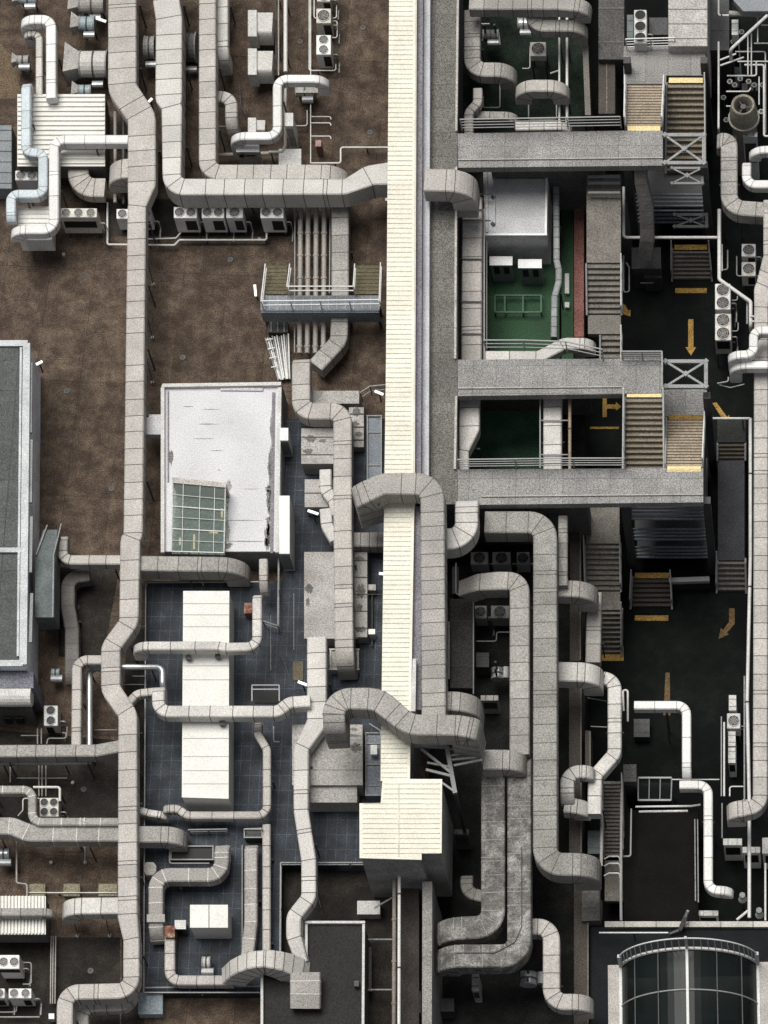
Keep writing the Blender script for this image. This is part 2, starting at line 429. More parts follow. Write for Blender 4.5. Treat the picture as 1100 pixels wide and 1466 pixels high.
ACS = 'condenser units on the rooftops'
def AC(label, x0, y0, x1, y1, z, h, nx=1, ny=1, g=0.0, front=((.45, .95, .15, .8),), m=None, blades=5, sunk=.40, dark=False, gm=None):
    m = m or random.choice((ACW, ACW2, ACW, ACW3))
    c = rect(x0, y0, x1, y1, z); ctr = sum(c, Vector()) / 4
    t = thing('condenser_unit', label, 'condenser', Vector((ctr.x, ctr.y, g)), ACS)
    bm = BM(); prism(bm, c, z - h + .04); bmesh.ops.bevel(bm, geom=[e for e in bm.edges], offset=.02, segments=1, affect='EDGES')
    link('casing', bm, m, t)
    bm = BM()
    for u in (.08, .92):
        a, b = bil(c, u, 0), bil(c, u, 1); k = Vector((0, 0, -h + .02)); beam(bm, a + k, b + k, .07, .04)
        if z - h - g > .1:
            for q in (a, b): beam(bm, Vector((q.x, q.y, z - h)), Vector((q.x, q.y, g)), .06)
    link('base_frame', bm, STEELD, t)
    R = min((c[1] - c[0]).length / nx, (c[3] - c[0]).length / ny) * (sunk if nx * ny > 0 else 0)
    for i in range(nx):
        for j in range(ny):
            p = bil(c, (i + .5) / nx, (j + .5) / ny)
            bm = BM(); cyl(bm, p, R, z + .001, z + .006, 24); f = link('fan', bm, BLACK, t)
            bm = BM(); annulus(bm, p, R, R * 1.1, z + .0005, z + .045, 24); link('fan_collar', bm, m, f)
            bm = BM()
            a0 = random.random() * 6
            for k in range(blades):
                a = a0 + 2 * PI * k / blades; e = Vector((math.cos(a), math.sin(a), 0)); q = Vector((-e.y, e.x, 0))
                A = p + Vector((0, 0, .014)); Bv = p + e * R * .9 + Vector((0, 0, .014)); w0, w1 = R * .12, R * .3
                hexa(bm, [A - q * w0, A + q * w0, Bv + q * w1 + Vector((0, 0, .012)), Bv - q * w1,
                          A - q * w0 - Vector((0, 0, .004)), A + q * w0 - Vector((0, 0, .004)), Bv + q * w1 + Vector((0, 0, .008)), Bv - q * w1 - Vector((0, 0, .004))])
            cyl(bm, p, R * .22, z + .008, z + .034, 12)
            link('blades', bm, BLACK if dark else FANM, f)
            if not dark:
                bm = BM()
                for k in (.45, .72): annulus(bm, p, R * k - .008, R * k + .008, z + .038, z + .046, 20)
                for k in range(4):
                    e = Vector((math.cos(k * PI / 4 + .3), math.sin(k * PI / 4 + .3), 0)) * R; u = Vector((0, 0, .036)) ; beam(bm, p - e + u, p + e + u, .014, .006)
                link('fan_guard', bm, gm or FANL, f)
    if h > .7:
        for k in range(2):
            q = c[2].lerp(c[1], .25 + .2 * k); a = Vector((q.x + .02, q.y, z - h * .6)); e = Vector((.14 + .05 * k, 0, 0)); bm = BM()
            ringtube(bm, [a, a + e * .8, a + e - Vector((0, 0, .08)), Vector((a.x + e.x, a.y, max(g + .03, z - h - .4))), Vector((a.x + e.x, a.y - .5, max(g + .03, z - h - .4) - .01))], .022 + .008 * k, 6); link('refrigerant_pipe', bm, OFFW if k else PIPED, t)
    sw, se = c[3], c[2]; d = (se - sw).normalized(); out = Vector((d.y, -d.x, 0)) * .01
    if out.y > 0: out = -out
    for (u0, u1, v0, v1) in front:
        q = [sw.lerp(se, u) + Vector((0, 0, -h * v)) for u, v in ((u0, v0), (u1, v0), (u1, v1), (u0, v1))]
        bm = BM(); hexa(bm, [p_ + out for p_ in q] + [p_ - out * .5 for p_ in q]); link('coil_panel', bm, BLACK, t)
    return t

def RAIL(label, pts, z, h=1.0, bars=3, m=None, sp=1.5, dia=.045, name='railing', group='pale railings along the decks and terraces', mesh=None):
    """pts: pixels of the top rail at height z"""
    m = m or RAILW
    V = [P(q[0], q[1], q[2] if len(q) > 2 else z) for q in pts]
    t = thing(name, label, 'railing', V[0] - Vector((0, 0, h)), group)
    for k in range(bars):
        bm = BM(); dz = Vector((0, 0, -h * k / bars))
        for a, b in zip(V, V[1:]): beam(bm, a + dz, b + dz, dia if k == 0 else dia * .7)
        link('top_rail' if k == 0 else 'lower_rail', bm, m, t)
    for i, (a, b) in enumerate(zip(V, V[1:])):
        n = max(1, round((b - a).length / sp))
        for j in range(n + (1 if i == len(V) - 2 else 0)):
            p = a.lerp(b, j / n); bm = BM(); beam(bm, p - Vector((0, 0, .02)), p - Vector((0, 0, h)), dia); link('post', bm, m, t)
    return t

def STAIR(label, a, b, n, tm, sm=None, rails=(1, 1), nose=(None, None), rh=.9, group='stair flights of the walkways', rail_m=None, stringer=True, z_rail=None, name='staircase'):
    """a, b = (xl, xr, y, z) at the north and south end"""
    A0, B0 = P(a[0], a[2], a[3]), P(a[1], a[2], a[3]); A1, B1 = P(b[0], b[2], b[3]), P(b[1], b[2], b[3])
    mid = (A0 + B1) / 2; mid.z = min(a[3], b[3]) - .2
    t = thing(name, label, 'stairs', mid, group)
    bm = BM(); dz = (b[3] - a[3]) / n; rise = abs(dz)
    for i in range(n):
        u0, u1 = i / n, (i + 1) / n; zz = a[3] + dz * (i + .5)
        q = [A0.lerp(A1, u0), B0.lerp(B1, u0), B0.lerp(B1, u1), A0.lerp(A1, u1)]
        for p in q: p.z = zz
        prism(bm, q, zz - rise - .06)
        k = .2 if dz > 0 else .1
        e = [q[0], q[1], q[1].lerp(q[2], k), q[0].lerp(q[3], k)] if dz > 0 else [q[3], q[2], q[2].lerp(q[1], k), q[3].lerp(q[0], k)]
        prism(bm, [v + Vector((0, 0, .012)) for v in e], zz + .003, 1)
    link('steps', bm, [tm, NOSE], t)
    sm = sm or RAILG
    if stringer:
        for (p, q, sgn) in ((A0, A1, -1), (B0, B1, 1)):
            o = Vector((sgn * .04, 0, -.02)); bm = BM(); beam(bm, p + o, q + o, .07, .34); link('stringer', bm, sm, t)
    for k, (p, q) in enumerate(((A0, A1), (B0, B1))):
        if rails[k]:
            o = Vector((.05 if k else -.05, 0, rh)); bm = BM(); beam(bm, p + o, q + o, .05)
            m_ = o.copy(); m_.z = rh * .55; beam(bm, p + m_, q + m_, .035)
            for j in range(4):
                r = p.lerp(q, j / 3); beam(bm, r + o, Vector((r.x + o.x, r.y, r.z)), .045)
            link('handrail', bm, rail_m or RAILW, t)
    for k, nm in enumerate(nose):
        if nm:
            (p, q), zz = ((A0, B0), a[3]) if k == 0 else ((A1, B1), b[3])
            s = 1 if k == 0 else -1
            d = (A1 - A0); d.z = 0; d.normalize()
            e = -d * s * .24
            r = [p.lerp(q, .03), p.lerp(q, .97), p.lerp(q, .97) + e, p.lerp(q, .03) + e]
            for v in r: v.z = zz + .03
            bm = BM(); prism(bm, r, zz + .004); link('warning_strip', bm, nm, t)
    return t
# ================================================================== THE SETTING
def slab(name, pts, z, zb, m):
    bm = BM(); prism(bm, [P(x, y, z) for x, y in pts], zb); return struct(name, bm, m)
YZ = -4.5; MZ = -2.2; TZ = .8
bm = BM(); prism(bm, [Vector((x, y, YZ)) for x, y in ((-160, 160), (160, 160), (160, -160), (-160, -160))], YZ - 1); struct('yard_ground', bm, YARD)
slab('roof_deck', [(-260, -320), (608, -320), (608, 1760), (-260, 1760)], 0, YZ + .01, ROOF)
slab('worn_felt', [(-90, 58), (2, 62), (9, 74), (20, 80), (24, 96), (31, 104), (27, 118), (30, 130), (22, 141), (-90, 146)], .0052, .0004, mat('tan worn felt', (.15, .108, .068), .9, .5, .5, dirt=(.075, .058, .042, .9), scale=2, gs=20, dd=(14, .84)))
for nm, pts in (('dark_roof_area', [(84, 812), (172, 812), (148, 940), (84, 940)]), ('dark_roof_area', [(-60, 1040), (172, 1060), (172, 1178), (-60, 1178)]), ('dark_roof_area', [(400, 1232), (608, 1232), (608, 1700), (400, 1700)]), ('dark_roof_area', [(-60, 1342), (172, 1342), (172, 1700), (-60, 1700)]), ('dark_roof_area', [(150, 285), (420, 285), (420, 338), (150, 338)]), ('dark_roof_area', [(180, 900), (207, 900), (207, 1600), (172, 1600)])):
    slab(nm, pts, .0058, .0004, ROOFD)  # thin overlay sheets that make parts of the brown roof darker
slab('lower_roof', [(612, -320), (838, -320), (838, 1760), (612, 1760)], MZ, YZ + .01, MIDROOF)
slab('tiled_terrace', [(208, 832), (405, 832), (405, 600), (551, 600), (551, 1238), (403, 1238), (403, 1364), (374, 1400), (374, 1420), (208, 1420)], TZ, .012, TILE)
slab('green_court_floor', [(688, 340), (801, 340), (801, 520), (688, 520)], MZ + .5, MZ + .01, GREENF)
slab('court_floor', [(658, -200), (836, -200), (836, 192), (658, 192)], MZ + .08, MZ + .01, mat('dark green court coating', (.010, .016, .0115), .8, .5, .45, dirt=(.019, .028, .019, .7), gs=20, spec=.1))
slab('opening_floor', [(656, 566), (778, 566), (778, 690), (656, 690)], MZ + .4, MZ + .01, mat('very dark green coating', (.05, .105, .065), .8, .45, .4, gs=20, spec=.1))
slab('green_strip_floor', [(804, 240), (821, 240), (821, 520), (804, 520)], MZ + .3, MZ + .01, GREENF)
slab('brick_path', [(822, 250), (836, 250), (836, 482), (822, 482)], MZ + .45, MZ + .01, RED)
slab('roof_terrace', [(845, 1327), (1260, 1327), (1260, 1700), (845, 1700)], -1.2, YZ + .01, mat('dark blue asphalt', (.0095, .011, .013), .8, .5, .35, gs=20, spec=.15))
slab('dark_flat_roof', [(893, 1160), (1000, 1160), (1000, 1318), (893, 1318)], -2.6, YZ + .01, mat('black brown roofing', (.0062, .0055, .005), .85, .5, .4, gs=20, spec=.1))

# painted markings on the yard
def mark(label, polys, z=YZ, m=YELL, name='painted_arrow', cat='road marking'):
    bm = BM()
    for p in polys: prism(bm, [P(x, y, z + .012) for x, y in p], z + .004)
    return tag(link(name, bm, m), label, cat, 'yellow markings painted on the ground')
R4 = lambda x0, y0, x1, y1: [(x0, y0), (x1, y0), (x1, y1), (x0, y1)]
mark('straight yellow arrow pointing down the dark yard, beside the twin condensers', [R4(985.5, 457, 993, 497), [(981.5, 497), (997, 497), (989.5, 509)]])
mark('short yellow arrow stub poking out beside the long grey staircase', [[(889, 433), (896, 437), (900, 445), (903, 443), (903, 453), (893, 450), (889, 448)]])
mark('yellow T shaped arrow on the ground seen in the opening between the walkways', [R4(863, 566, 869, 597), R4(869, 579, 882, 585), [(882, 575.5), (890, 582), (882, 588)]])
mark('thin yellow line on the ground below the T shaped arrow', [R4(845, 611, 886, 614)], name='painted_line')
mark('slanting yellow arrow near the narrow ramp at the right', [[(1020, 577), (1026, 576), (1042, 598), (1036, 602)], [(1033, 604), (1044, 594), (1046, 607)]])
mark('bent yellow arrow on the dark yard, turning to the lower left', [[(1044, 871), (1052, 871), (1052, 893), (1041, 906), (1036, 901), (1044, 890)], [(1032, 899), (1044, 908), (1029, 915)]], m=YELF)
mark('faded yellow line pointing at the white bent duct in the yard', [[(953, 963), (959, 963), (960, 1024), (950, 1024)]], name='painted_line', m=YELF)
mark('yellow stripe on the ground under the far bottom stairs', [R4(967, 412.5, 1012, 419.5)], name='painted_line')
mark('yellow stripe on the ground below the dark steps of the near tower', [R4(909, 881, 957, 888.5)], name='painted_line')
mark('yellow landing strip at the foot of the long grey staircase', [[(861, 936), (889, 936), (889, 925), (893, 925), (893, 946), (861, 946)]], name='painted_line')

# ================================================================== CANOPY AND MAIN STRUCTURES
def canopy():
    z = 4.6
    pts = [(560, -300), (598, -300), (594, 690), (588, 1050), (587, 1118), (545, 1118), (550, 733), (553, 500)]
    c = [P(x, y, z) for x, y in pts]
    t = thing('long_canopy', 'long cream sheet roof running down the middle between brown roof and walkway', 'roof', P(575, 500, 0))
    bm = BM(); prism(bm, c, z - .25); link('sheet', bm, CREAM, t)
    bm = BM()
    y = -60
    while y < 1115:
        xl = 560 - (y + 300) * .0093 if y < 733 else 550 - (y - 733) * .013
        xr = 598 - (y + 300) * .004 if y < 690 else 594 - (y - 690) * .0166
        a, b = P(xl + .3, y, z + .012), P(xr - 4, y, z + .012); beam(bm, a, b, .028, .022); y += 6.9
    o = link('sheet_lap', bm, CREAML, t)
    bm = BM(); beam(bm, P(595, -300, z + .02), P(590.5, 690, z + .02), .10, .05); link('edge_flashing', bm, CREAM, t)
    bm = BM(); prism(bm, [P(561, -300, 3), P(599, -300, 3), P(592, 1117, 3), P(549, 1117, 3)], .01); link('wall', bm, CONCD, t)
    bm = BM(); prism(bm, [P(x, y, z - .30) for x, y in ((597, -300), (607, -300), (603, 690), (592, 690))], 3.3); link('gutter', bm, WALLP, t)
    bm = BM(); prism(bm, [P(x, y, z - .30) for x, y in ((592, 725), (603, 725), (603, 1016), (590, 1016))], 3.3); link('gutter', bm, WALLP, t)
    bm = BM(); prism(bm, [P(x, y, 3.9) for x, y in ((607.5, -300), (617, -300), (614, 690), (603.5, 690))], 3.41); link('ledge', bm, WALLB, t)
    bm = BM(); prism(bm, [P(x, y, z + .15) for x, y in ((591, 943), (596, 943), (595, 1018), (588, 1018))], z - .2); link('cover_strip', bm, OFFW, t)
canopy()
BOX('canopy_end_roof', 'square cream sheet roof over the stair block at the end of the long canopy', 'roof', [(549, 1118), (632, 1118), (631, 1221), (603, 1221), (603, 1230), (517, 1228), (517, 1152), (547, 1152)], 4.75, -.5, mat('grey stair block wall', (.26, .25, .24), .85, .35, .3), lid=(CREAM, .06, .08))
bm = BM()
for i in range(15):
    y = 1122 + i * 7.1
    beam(bm, P(549 if y < 1150 else 519, y, 4.84), P(630, y, 4.84), .03, .025)
beam(bm, P(571, 1121, 4.845), P(571, 1226, 4.845), .05, .03)
o = [q for q in COL.objects if q.name.startswith('canopy_end_roof')][0]
link('sheet_lap', bm, CREAML, o)

DZ = 3.4
def deck(label, pts, z=DZ, th=.42, name='walkway', grp='concrete walkways linking the stair towers', dm=None):
    c = [P(x, y, z) for x, y in pts]; ctr = sum(c, Vector()) / len(c)
    t = thing(name, label, 'walkway', Vector((ctr.x, ctr.y, z - th)), grp)
    bm = BM(); prism(bm, c, z - th); link('slab', bm, dm or CONC, t)
    return t
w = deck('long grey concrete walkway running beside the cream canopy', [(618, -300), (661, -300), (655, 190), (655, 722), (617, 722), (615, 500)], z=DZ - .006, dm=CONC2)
for (x0, y0, x1, y1) in ((661, -300, 655, 188), (655, 240, 653.5, 514), (655, 568, 653, 672)):
    bm = BM(); beam(bm, P(x0 - 1.5, y0, DZ + .07), P(x1 - 1.5, y1, DZ + .07), .09, .14); link('kerb', bm, CONCL, w)
d1 = deck('far grey concrete walkway crossing under the twin stair flights', [(655.5, 191), (893, 187), (949, 187), (949, 237), (656, 240)])
d2 = deck('middle grey concrete walkway leading to the near stair tower', [(655.5, 515), (948, 513), (948, 563), (655.5, 567)])
d3 = deck('near grey concrete walkway above the dark stair tower', [(655.5, 672), (1007, 670), (1007, 719), (655.5, 723)])
for d, pts in ((d1, ((656, 229, 949, 226),)), (d2, ((656, 556, 890, 554),)), (d3, ((690, 711, 1007, 708),))):
    for x0, y0, x1, y1 in pts:
        bm = BM(); beam(bm, P(x0, y0, DZ + .04), P(x1, y1, DZ + .04), .04, .08); link('kerb', bm, CONCL, d)
RAIL('railing along the far walkway beside the dark machine court', [(659, 171), (888, 167)], DZ + 1.0, 1.0, 4, RAILG, 1.9)
RAIL('short railing at the corner of the middle walkway near the yellow arrow', [(890, 503), (948, 503), (948, 556)], DZ + .75, .75, 4, RAILG, 1.0)
RAIL('railing of the middle walkway over the green court', [(693, 487), (749, 487), (810, 489), (862, 500)], DZ + 1.0, 1.0, 3, RAILG, 1.7)
RAIL('railing of the near walkway beside the dark square opening', [(655, 658), (820, 656), (894, 656)], DZ + .9, .9, 4, RAILG, 2.4)
RAIL('thin pale railing on the edge of the far landing with black fans', [(896, 56), (966, 54)], 2.9, .9, 4, RAILW, 1.0)
# walls below the walkways so they stand on something
def wall(label, pts, zt, zb, m, name='wall', grp=None):
    bm = BM(); prism(bm, [P(x, y, zt) for x, y in pts], zb); return tag(link(name, bm, m), label, 'wall', grp)
wall('dark concrete wall carrying the long walkway', [(619, -300), (650, -300), (646, 715), (619, 715)], DZ - .43, MZ + .01, CONCD)
wall('dark pier under the far walkway', R4(700, 196, 860, 225), DZ - .43, MZ + .01, CONCD, grp='dark piers under the walkways')
wall('dark pier under the middle walkway', R4(660, 515.5, 838, 519), DZ - .43, MZ + .01, CONCD, grp='dark piers under the walkways')
wall('dark pier under the near walkway', R4(660, 680, 838, 708), DZ - .43, MZ + .01, CONCD, grp='dark piers under the walkways')

# ------------------------------------------------------------------ stair towers
def tower(label, xl, xr, ytop, ybot_l, z0, zl, bands):
    t = thing('stair_tower', label, 'tower', P((xl + xr) / 2, ytop, YZ), 'dark steel stair towers')
    for x in (xl, xr):
        for yy in (ytop, ytop - 150):
            p = P(x, yy, z0); bm = BM(); beam(bm, p, Vector((p.x, p.y, YZ)), .3, .3); link('leg', bm, STEELD, t)
    for zz in bands:
        a = P(xl, ytop, z0); b = P(xr, ytop, z0); n = P(xl, ytop - 150, z0); m_ = P(xr, ytop - 150, z0)
        bm = BM(); c = [Vector((q.x, q.y, zz)) for q in (n + Vector((.2, 0, 0)), m_ - Vector((.2, 0, 0)), b - Vector((.2, -.2, 0)), a + Vector((.2, .2, 0)))]
        prism(bm, c, zz - .22); link('landing', bm, STEELD, t)
        for k in range(4):
            bm = BM(); u = Vector((0, 0, zz + .12 + k * .36)); 
            beam(bm, Vector((a.x + .18, a.y + .08, 0)) + u, Vector((b.x - .18, b.y + .08, 0)) + u, .05, .10); link('guard_rail', bm, STEELB, t)
    return t
tower('dark steel stair tower below the near walkway', 894, 1012, 716, 835, DZ - .45, 0, (.7, -1.4, -3.3))
tower('dark steel stair tower below the far stair flights', 898, 1008, 236, 345, DZ - .45, 0, (-1.1, -2.6))
def brace(label, x0, y0, x1, y1, z, m=STEEL, w=.15, name='cross_brace'):
    """an X braced bay laid between two levels: its corners stand on the tower"""
    t = thing(name, label, 'brace', P((x0 + x1) / 2, y1, z - .2), 'x braced frames on the stair towers')
    c = rect(x0, y0, x1, y1, z)
    for k, (a, b) in enumerate(((0, 1), (3, 2), (1, 2))): bm = BM(); beam(bm, c[a] + Vector((0, 0, .006 * k)), c[b] + Vector((0, 0, .006 * k)), w, w); link('edge_beam', bm, m, t)
    for k, (a, b) in enumerate(((0, 2), (1, 3))): bm = BM(); beam(bm, c[a] + Vector((0, 0, .02 + .011 * k)), c[b] + Vector((0, 0, .02 + .011 * k)), w * .6, w * .5); link('diagonal', bm, m, t)
    ctr = sum(c, Vector()) / 4; bm = BM(); cyl(bm, ctr, .13, z - w * .4, z + w * .5 + .03, 4); link('gusset', bm, m, t)
    for q in c: bm = BM(); cyl(bm, q, w * .8, z - w * .6, z + w * .6 + .02, 4); link('gusset', bm, m, t)
    return t
brace('pale X braced bay across the coarse stairs of the far tower', 952, 194, 1008, 234, DZ + .1)
brace('pale X braced bay at the corner of the near tower', 953, 518, 1011, 554, DZ + .1)
brace('faint dark X braced bay under the far tower', 962, 241, 1006, 263, 2.2, RAILG, .1)
brace('dark X braced bay low on the far tower', 966, 308, 1012, 325, -.6, STEELD, .12)

# landings and roofs of the towers
deck('speckled concrete landing at the head of the far stair flights', [(893, 66), (1010, 66), (1010, 108), (954, 108), (954, 120), (893, 120)], z=2.0, name='stair_landing')
BOX('tower_roof', 'plain pale concrete block roof at the head of the far stairs', 'roof', (957, -60, 1013, 66), 2.6, -2, CONCL, lines=(), ribs=(6, 'x', .03, .012, CONCD, 'joint_strip'))
deck('dark landing between the two stair flights of the near tower', [(950, 558), (1012, 556), (1012, 596), (950, 596)], z=1.1, name='stair_landing')
STAIR('fine beige stair flight with pale yellow strip on the far tower', (898, 950, 122, 2.05), (897, 947, 181, DZ - .05), 15, STEPB, nose=(None, YELP), rails=(1, 1))
STAIR('coarse tan stair flight with yellow strip at its head on the far tower', (956, 1008, 119, 1.98), (955, 1009, 246, -.9), 15, STEPT, nose=(YELP, None), rails=(0, 1))
STAIR('coarse tan stair flight dropping from the middle to the near walkway', (896, 949, 569, DZ - .05), (895, 950, 690, .9), 15, STEPT, nose=(YELP, None), rails=(1, 1))
STAIR('fine beige stair flight with yellow strips on the near tower', (956, 1008, 602, 1.1), (954, 1005, 668, DZ - .03), 16, STEPB, nose=(YELL, YELP), rails=(0, 1))
STAIR('bottom steps with a yellow strip at the foot of the far tower', (964, 1014, 358, -3.2), (964, 1018, 400, YZ + .05), 7, STEPG, nose=(YELL, None), rails=(1, 1), rail_m=RAILG)
STAIR('dark bottom steps with a yellow strip at the foot of the near tower', (907, 959, 828, -3.3), (905, 961, 869, YZ + .05), 6, mat('dark stair tread', (.06, .052, .045), .85, .3, .3), nose=(YELL, None), rails=(1, 1), rail_m=RAILG)
bm = BM(); beam(bm, P(958, 832, -3.4), P(1016, 830, -3.4), .2, .25); tag(link('steel_beam', bm, RAILG), 'short weathered beam at the foot of the near tower, beside the dark steps', 'beam')
# long staircase descending beside the yard
def zlong(y): return 1.6 - 6.0 * (y - 250) / 690
tl = thing('ramp', 'long grey ramp slab above the grey staircase, under the far walkway', 'ramp', P(865, 310, -1))
bm = BM(); prism(bm, [P(840, 250, 1.3), P(889, 250, 1.3), P(889, 376, 1.3), P(840, 376, 1.3)], .9); link('slab', bm, STEPG, tl)
for k, y in enumerate((253, 262, 276)):
    bm = BM(); beam(bm, P(842, y, 1.75), P(888, y, 1.75), .1, .08); link('cross_bar', bm, RAILG, tl)
STAIR('upper grey flight of the long staircase beside the yellow arrow stub', (841, 889, 377, 1.25), (842, 889, 450, 0.05), 9, STEPG, rails=(0, 1), nose=(None, None))
deck('small grey landing of the long staircase above the middle walkway', [(842, 451), (889, 451), (889, 478), (842, 478)], z=.05, th=.3, dm=STEPG, name='stair_landing')
STAIR('grey steps sliding under the middle walkway', (861, 889, 479, .0), (861, 889, 540, -1.0), 7, STEPG, rails=(0, 1))
deck('grey ramp slab coming out from under the near walkway', [(838, 690), (887, 690), (887, 778), (839, 778)], z=-1.2, th=.3, dm=STEPG, name='stair_landing')
STAIR('grey flight of the long staircase below the near walkway', (839, 887, 779, -1.25), (841, 888, 846, -2.4), 9, STEPG, rails=(1, 1), rail_m=RAILG)
deck('grey middle landing of the long staircase above the yellow strip', [(842, 847), (888, 847), (888, 873), (842, 873)], z=-2.4, th=.3, dm=STEPG, name='stair_landing')
STAIR('lowest grey flight of the long staircase down to the yellow strip', (861, 889, 874, -2.45), (861, 889, 935, YZ + .05), 9, STEPG, rails=(0, 1), rail_m=RAILG)
STAIR('narrow dark grey flight with vertical white pipe beside the wavy duct', (864, 890, 1118, -1.4), (866, 892, 1226, -3.2), 20, STEPG, rails=(1, 1), rail_m=RAILG)
deck('narrow grey landing at the foot of the narrow dark flight', [(866, 1232), (892, 1232), (892, 1290), (866, 1290)], z=-3.2, th=.3, dm=STEPG, name='stair_landing')
for i, y in enumerate((1226, 1236, 1250)):
    PIPE(('upper', 'middle', 'lower')[i] + ' bent hoop rail over the narrow grey landing', [(865, y + 4), (872, y), (887, y), (889, y + 14)], -2.3, 2.2, RAILW, name='hoop_rail', cat='rail', group='hoop rails over the narrow landing')
# right-hand ramp and steps
RZ = -3.1
tl = thing('ramp', 'dark narrow ramp with short steps beside the right hand duct', 'ramp', P(1048, 720, YZ))
bm = BM(); prism(bm, [P(x, y, RZ) for x, y in R4(1028, 658, 1066, 802)], YZ + .01); link('slab', bm, mat('dark blue ramp', (.045, .046, .052), .8, .4, .3), tl)
bm = BM(); prism(bm, [P(x, y, RZ + .6) for x, y in R4(1027, 600, 1068, 633)], YZ + .01); link('slab', bm, mat('dark green deck', (.022, .025, .023), .8, .4, .3), tl)
STAIR('short brown steps at the head of the narrow ramp', (1029, 1066, 634, RZ + .55), (1029, 1066, 657, RZ + .05), 4, mat('dark stair tread 2', (.085, .07, .055), .85, .3, .3), rails=(0, 0))
STAIR('grey steps at the foot of the narrow ramp', (1029, 1066, 802, RZ), (1028, 1067, 846, YZ + .05), 6, STEPG, rails=(1, 0), rail_m=RAILG)
PIPE('white handrail bar across the head of the narrow ramp', [(1020, 599), (1074, 599)], RZ + 1.6, 3.4, PIPEW, name='rail_bar', g=RZ + .6, cat='rail')

# ------------------------------------------------------------------ buildings on the left
t = BOX('flat_roof_building', 'building with a green grey roof and pale metal frame at the left edge', 'building', [(-180, 492), (40, 490), (35, 952), (-180, 952)], 3.3, .01, mat('pale blue wall', (.76, .79, .82), .7, .25, .3), top=GREENG)
for a, b, w_ in (((-180, 492), (40, 492), .26), ((38.5, 492), (33.5, 952), .30), ((-180, 950), (33, 950), .26), ((30.5, 498), (26, 940), .09), ((-180, 788), (32, 788), .20)):
    bm = BM(); k = .004 * len(t.children)
    beam(bm, P(*a, 3.36 + k), P(*b, 3.36 + k), w_, .12); link('roof_frame', bm, mat('pale frame metal', (.46, .48, .49), .5, .25, .3), t)
bm = BM(); prism(bm, [P(x, y, 2.7) for x, y in R4(-180, 962, 48, 985)], .02); link('annex_wall', bm, mat('mauve wall', (.17, .17, .20), .8, .4, .25), t)
bm = BM(); ringtube(bm, [P(-180, 997, 2.3), P(46, 997, 2.3)], .42, 20); link('round_canopy', bm, OFFW, t)
bm = BM(); prism(bm, [P(x, y, 1.7) for x, y in R4(-180, 1008, 44, 1018)], .015); link('plinth', bm, CONCD, t)
for x in (5, 22): 
    bm = BM(); prism(bm, [P(a, b, 1.2) for a, b in R4(x, 1027, x + 11, 1029)], .6); link('vent_opening', bm, BLACK, t)
for i in range(4):
    bm = BM(); p = P(45 + i * .3, 520 + i * 110, 3.2); q = P(44, 620 + i * 100, 3.2); beam(bm, p, q, .12, .12); link('wall_pipe', bm, STEEL, t)
t = BOX('panel_shed', 'low roof of grey panels at the left edge below the rusty patch', 'roof', (-60, 179, 17, 270), 1.0, .01, mat('blue grey panel', (.20, .22, .235), .6, .3, .25), ribs=(6, 'x', .03, .02, SEAM, 'joint'))
bm = BM()
t = BOX('metal_enclosure', 'green grey metal enclosure with sloping hood against the left building', 'enclosure', [(50, 795), (62, 758), (83, 758), (79, 795), (78, 884), (50, 884)], 2.6, 1.3, GREENBOX, panels=((.05, .95, .2, .8, STEELD, 'lower_panel'),))
for a, b in (((52, 795), (68, 752)), ((77, 795), (88, 750)), ((77, 795), (76, 884))):
    bm = BM(); beam(bm, P(*a, 2.66), P(*b, 2.66), .05, .08); link('edge_rail', bm, STEEL, t)
t = BOX('flat_roof_building', 'building with a stained white flat roof in the middle of the left side', 'building', [(231, 551), (404, 549), (402, 790), (232, 790)], 2.0, .01, mat('pale grey wall', (.22, .22, .23), .8, .3, .3), top=WROOF)
for a, b in (((233, 553), (403, 550.5)), ((233.5, 556), (233.5, 792)), ((401, 556), (397, 792))):
    bm = BM(); beam(bm, P(*a, 2.1), P(*b, 2.1), .15, .2); link('parapet', bm, OFFW, t)
bm = BM(); beam(bm, P(241, 560, 2.04), P(241, 690, 2.04), .05, .05); link('roof_edge', bm, WALLP, t)
bm = BM(); beam(bm, P(392, 562, 2.04), P(389, 792, 2.04), .12, .05); link('gutter', bm, WALLP, t)
bm = BM(); beam(bm, P(316, 557, 2.05), P(377, 557.5, 2.05), .14, .05); link('gutter', bm, WALLB, t)
STAIN = mat('black roof stain', (.30, .29, .29), .8, .4, .5)
STAIND = mat('dark roof stain', (.15, .14, .13), .8, .4, .5)
STAINM = mat('grey roof stain', (.23, .225, .22), .8, .5, .5)
def stain(par, x, y, w_, h_, z, m=STAIN, n=34):
    bm = BM(); r = [P(x + math.cos(2 * PI * k / n) * w_ * random.uniform(.6, 1.25) / 2, y + math.sin(2 * PI * k / n) * h_ * random.uniform(.6, 1.25) / 2, z + .006) for k in range(n)]
    prism(bm, r, z + .002); return link('stain', bm, m, par)
stain(t, 245, 655, 7, 22, 2.0, STAIND)
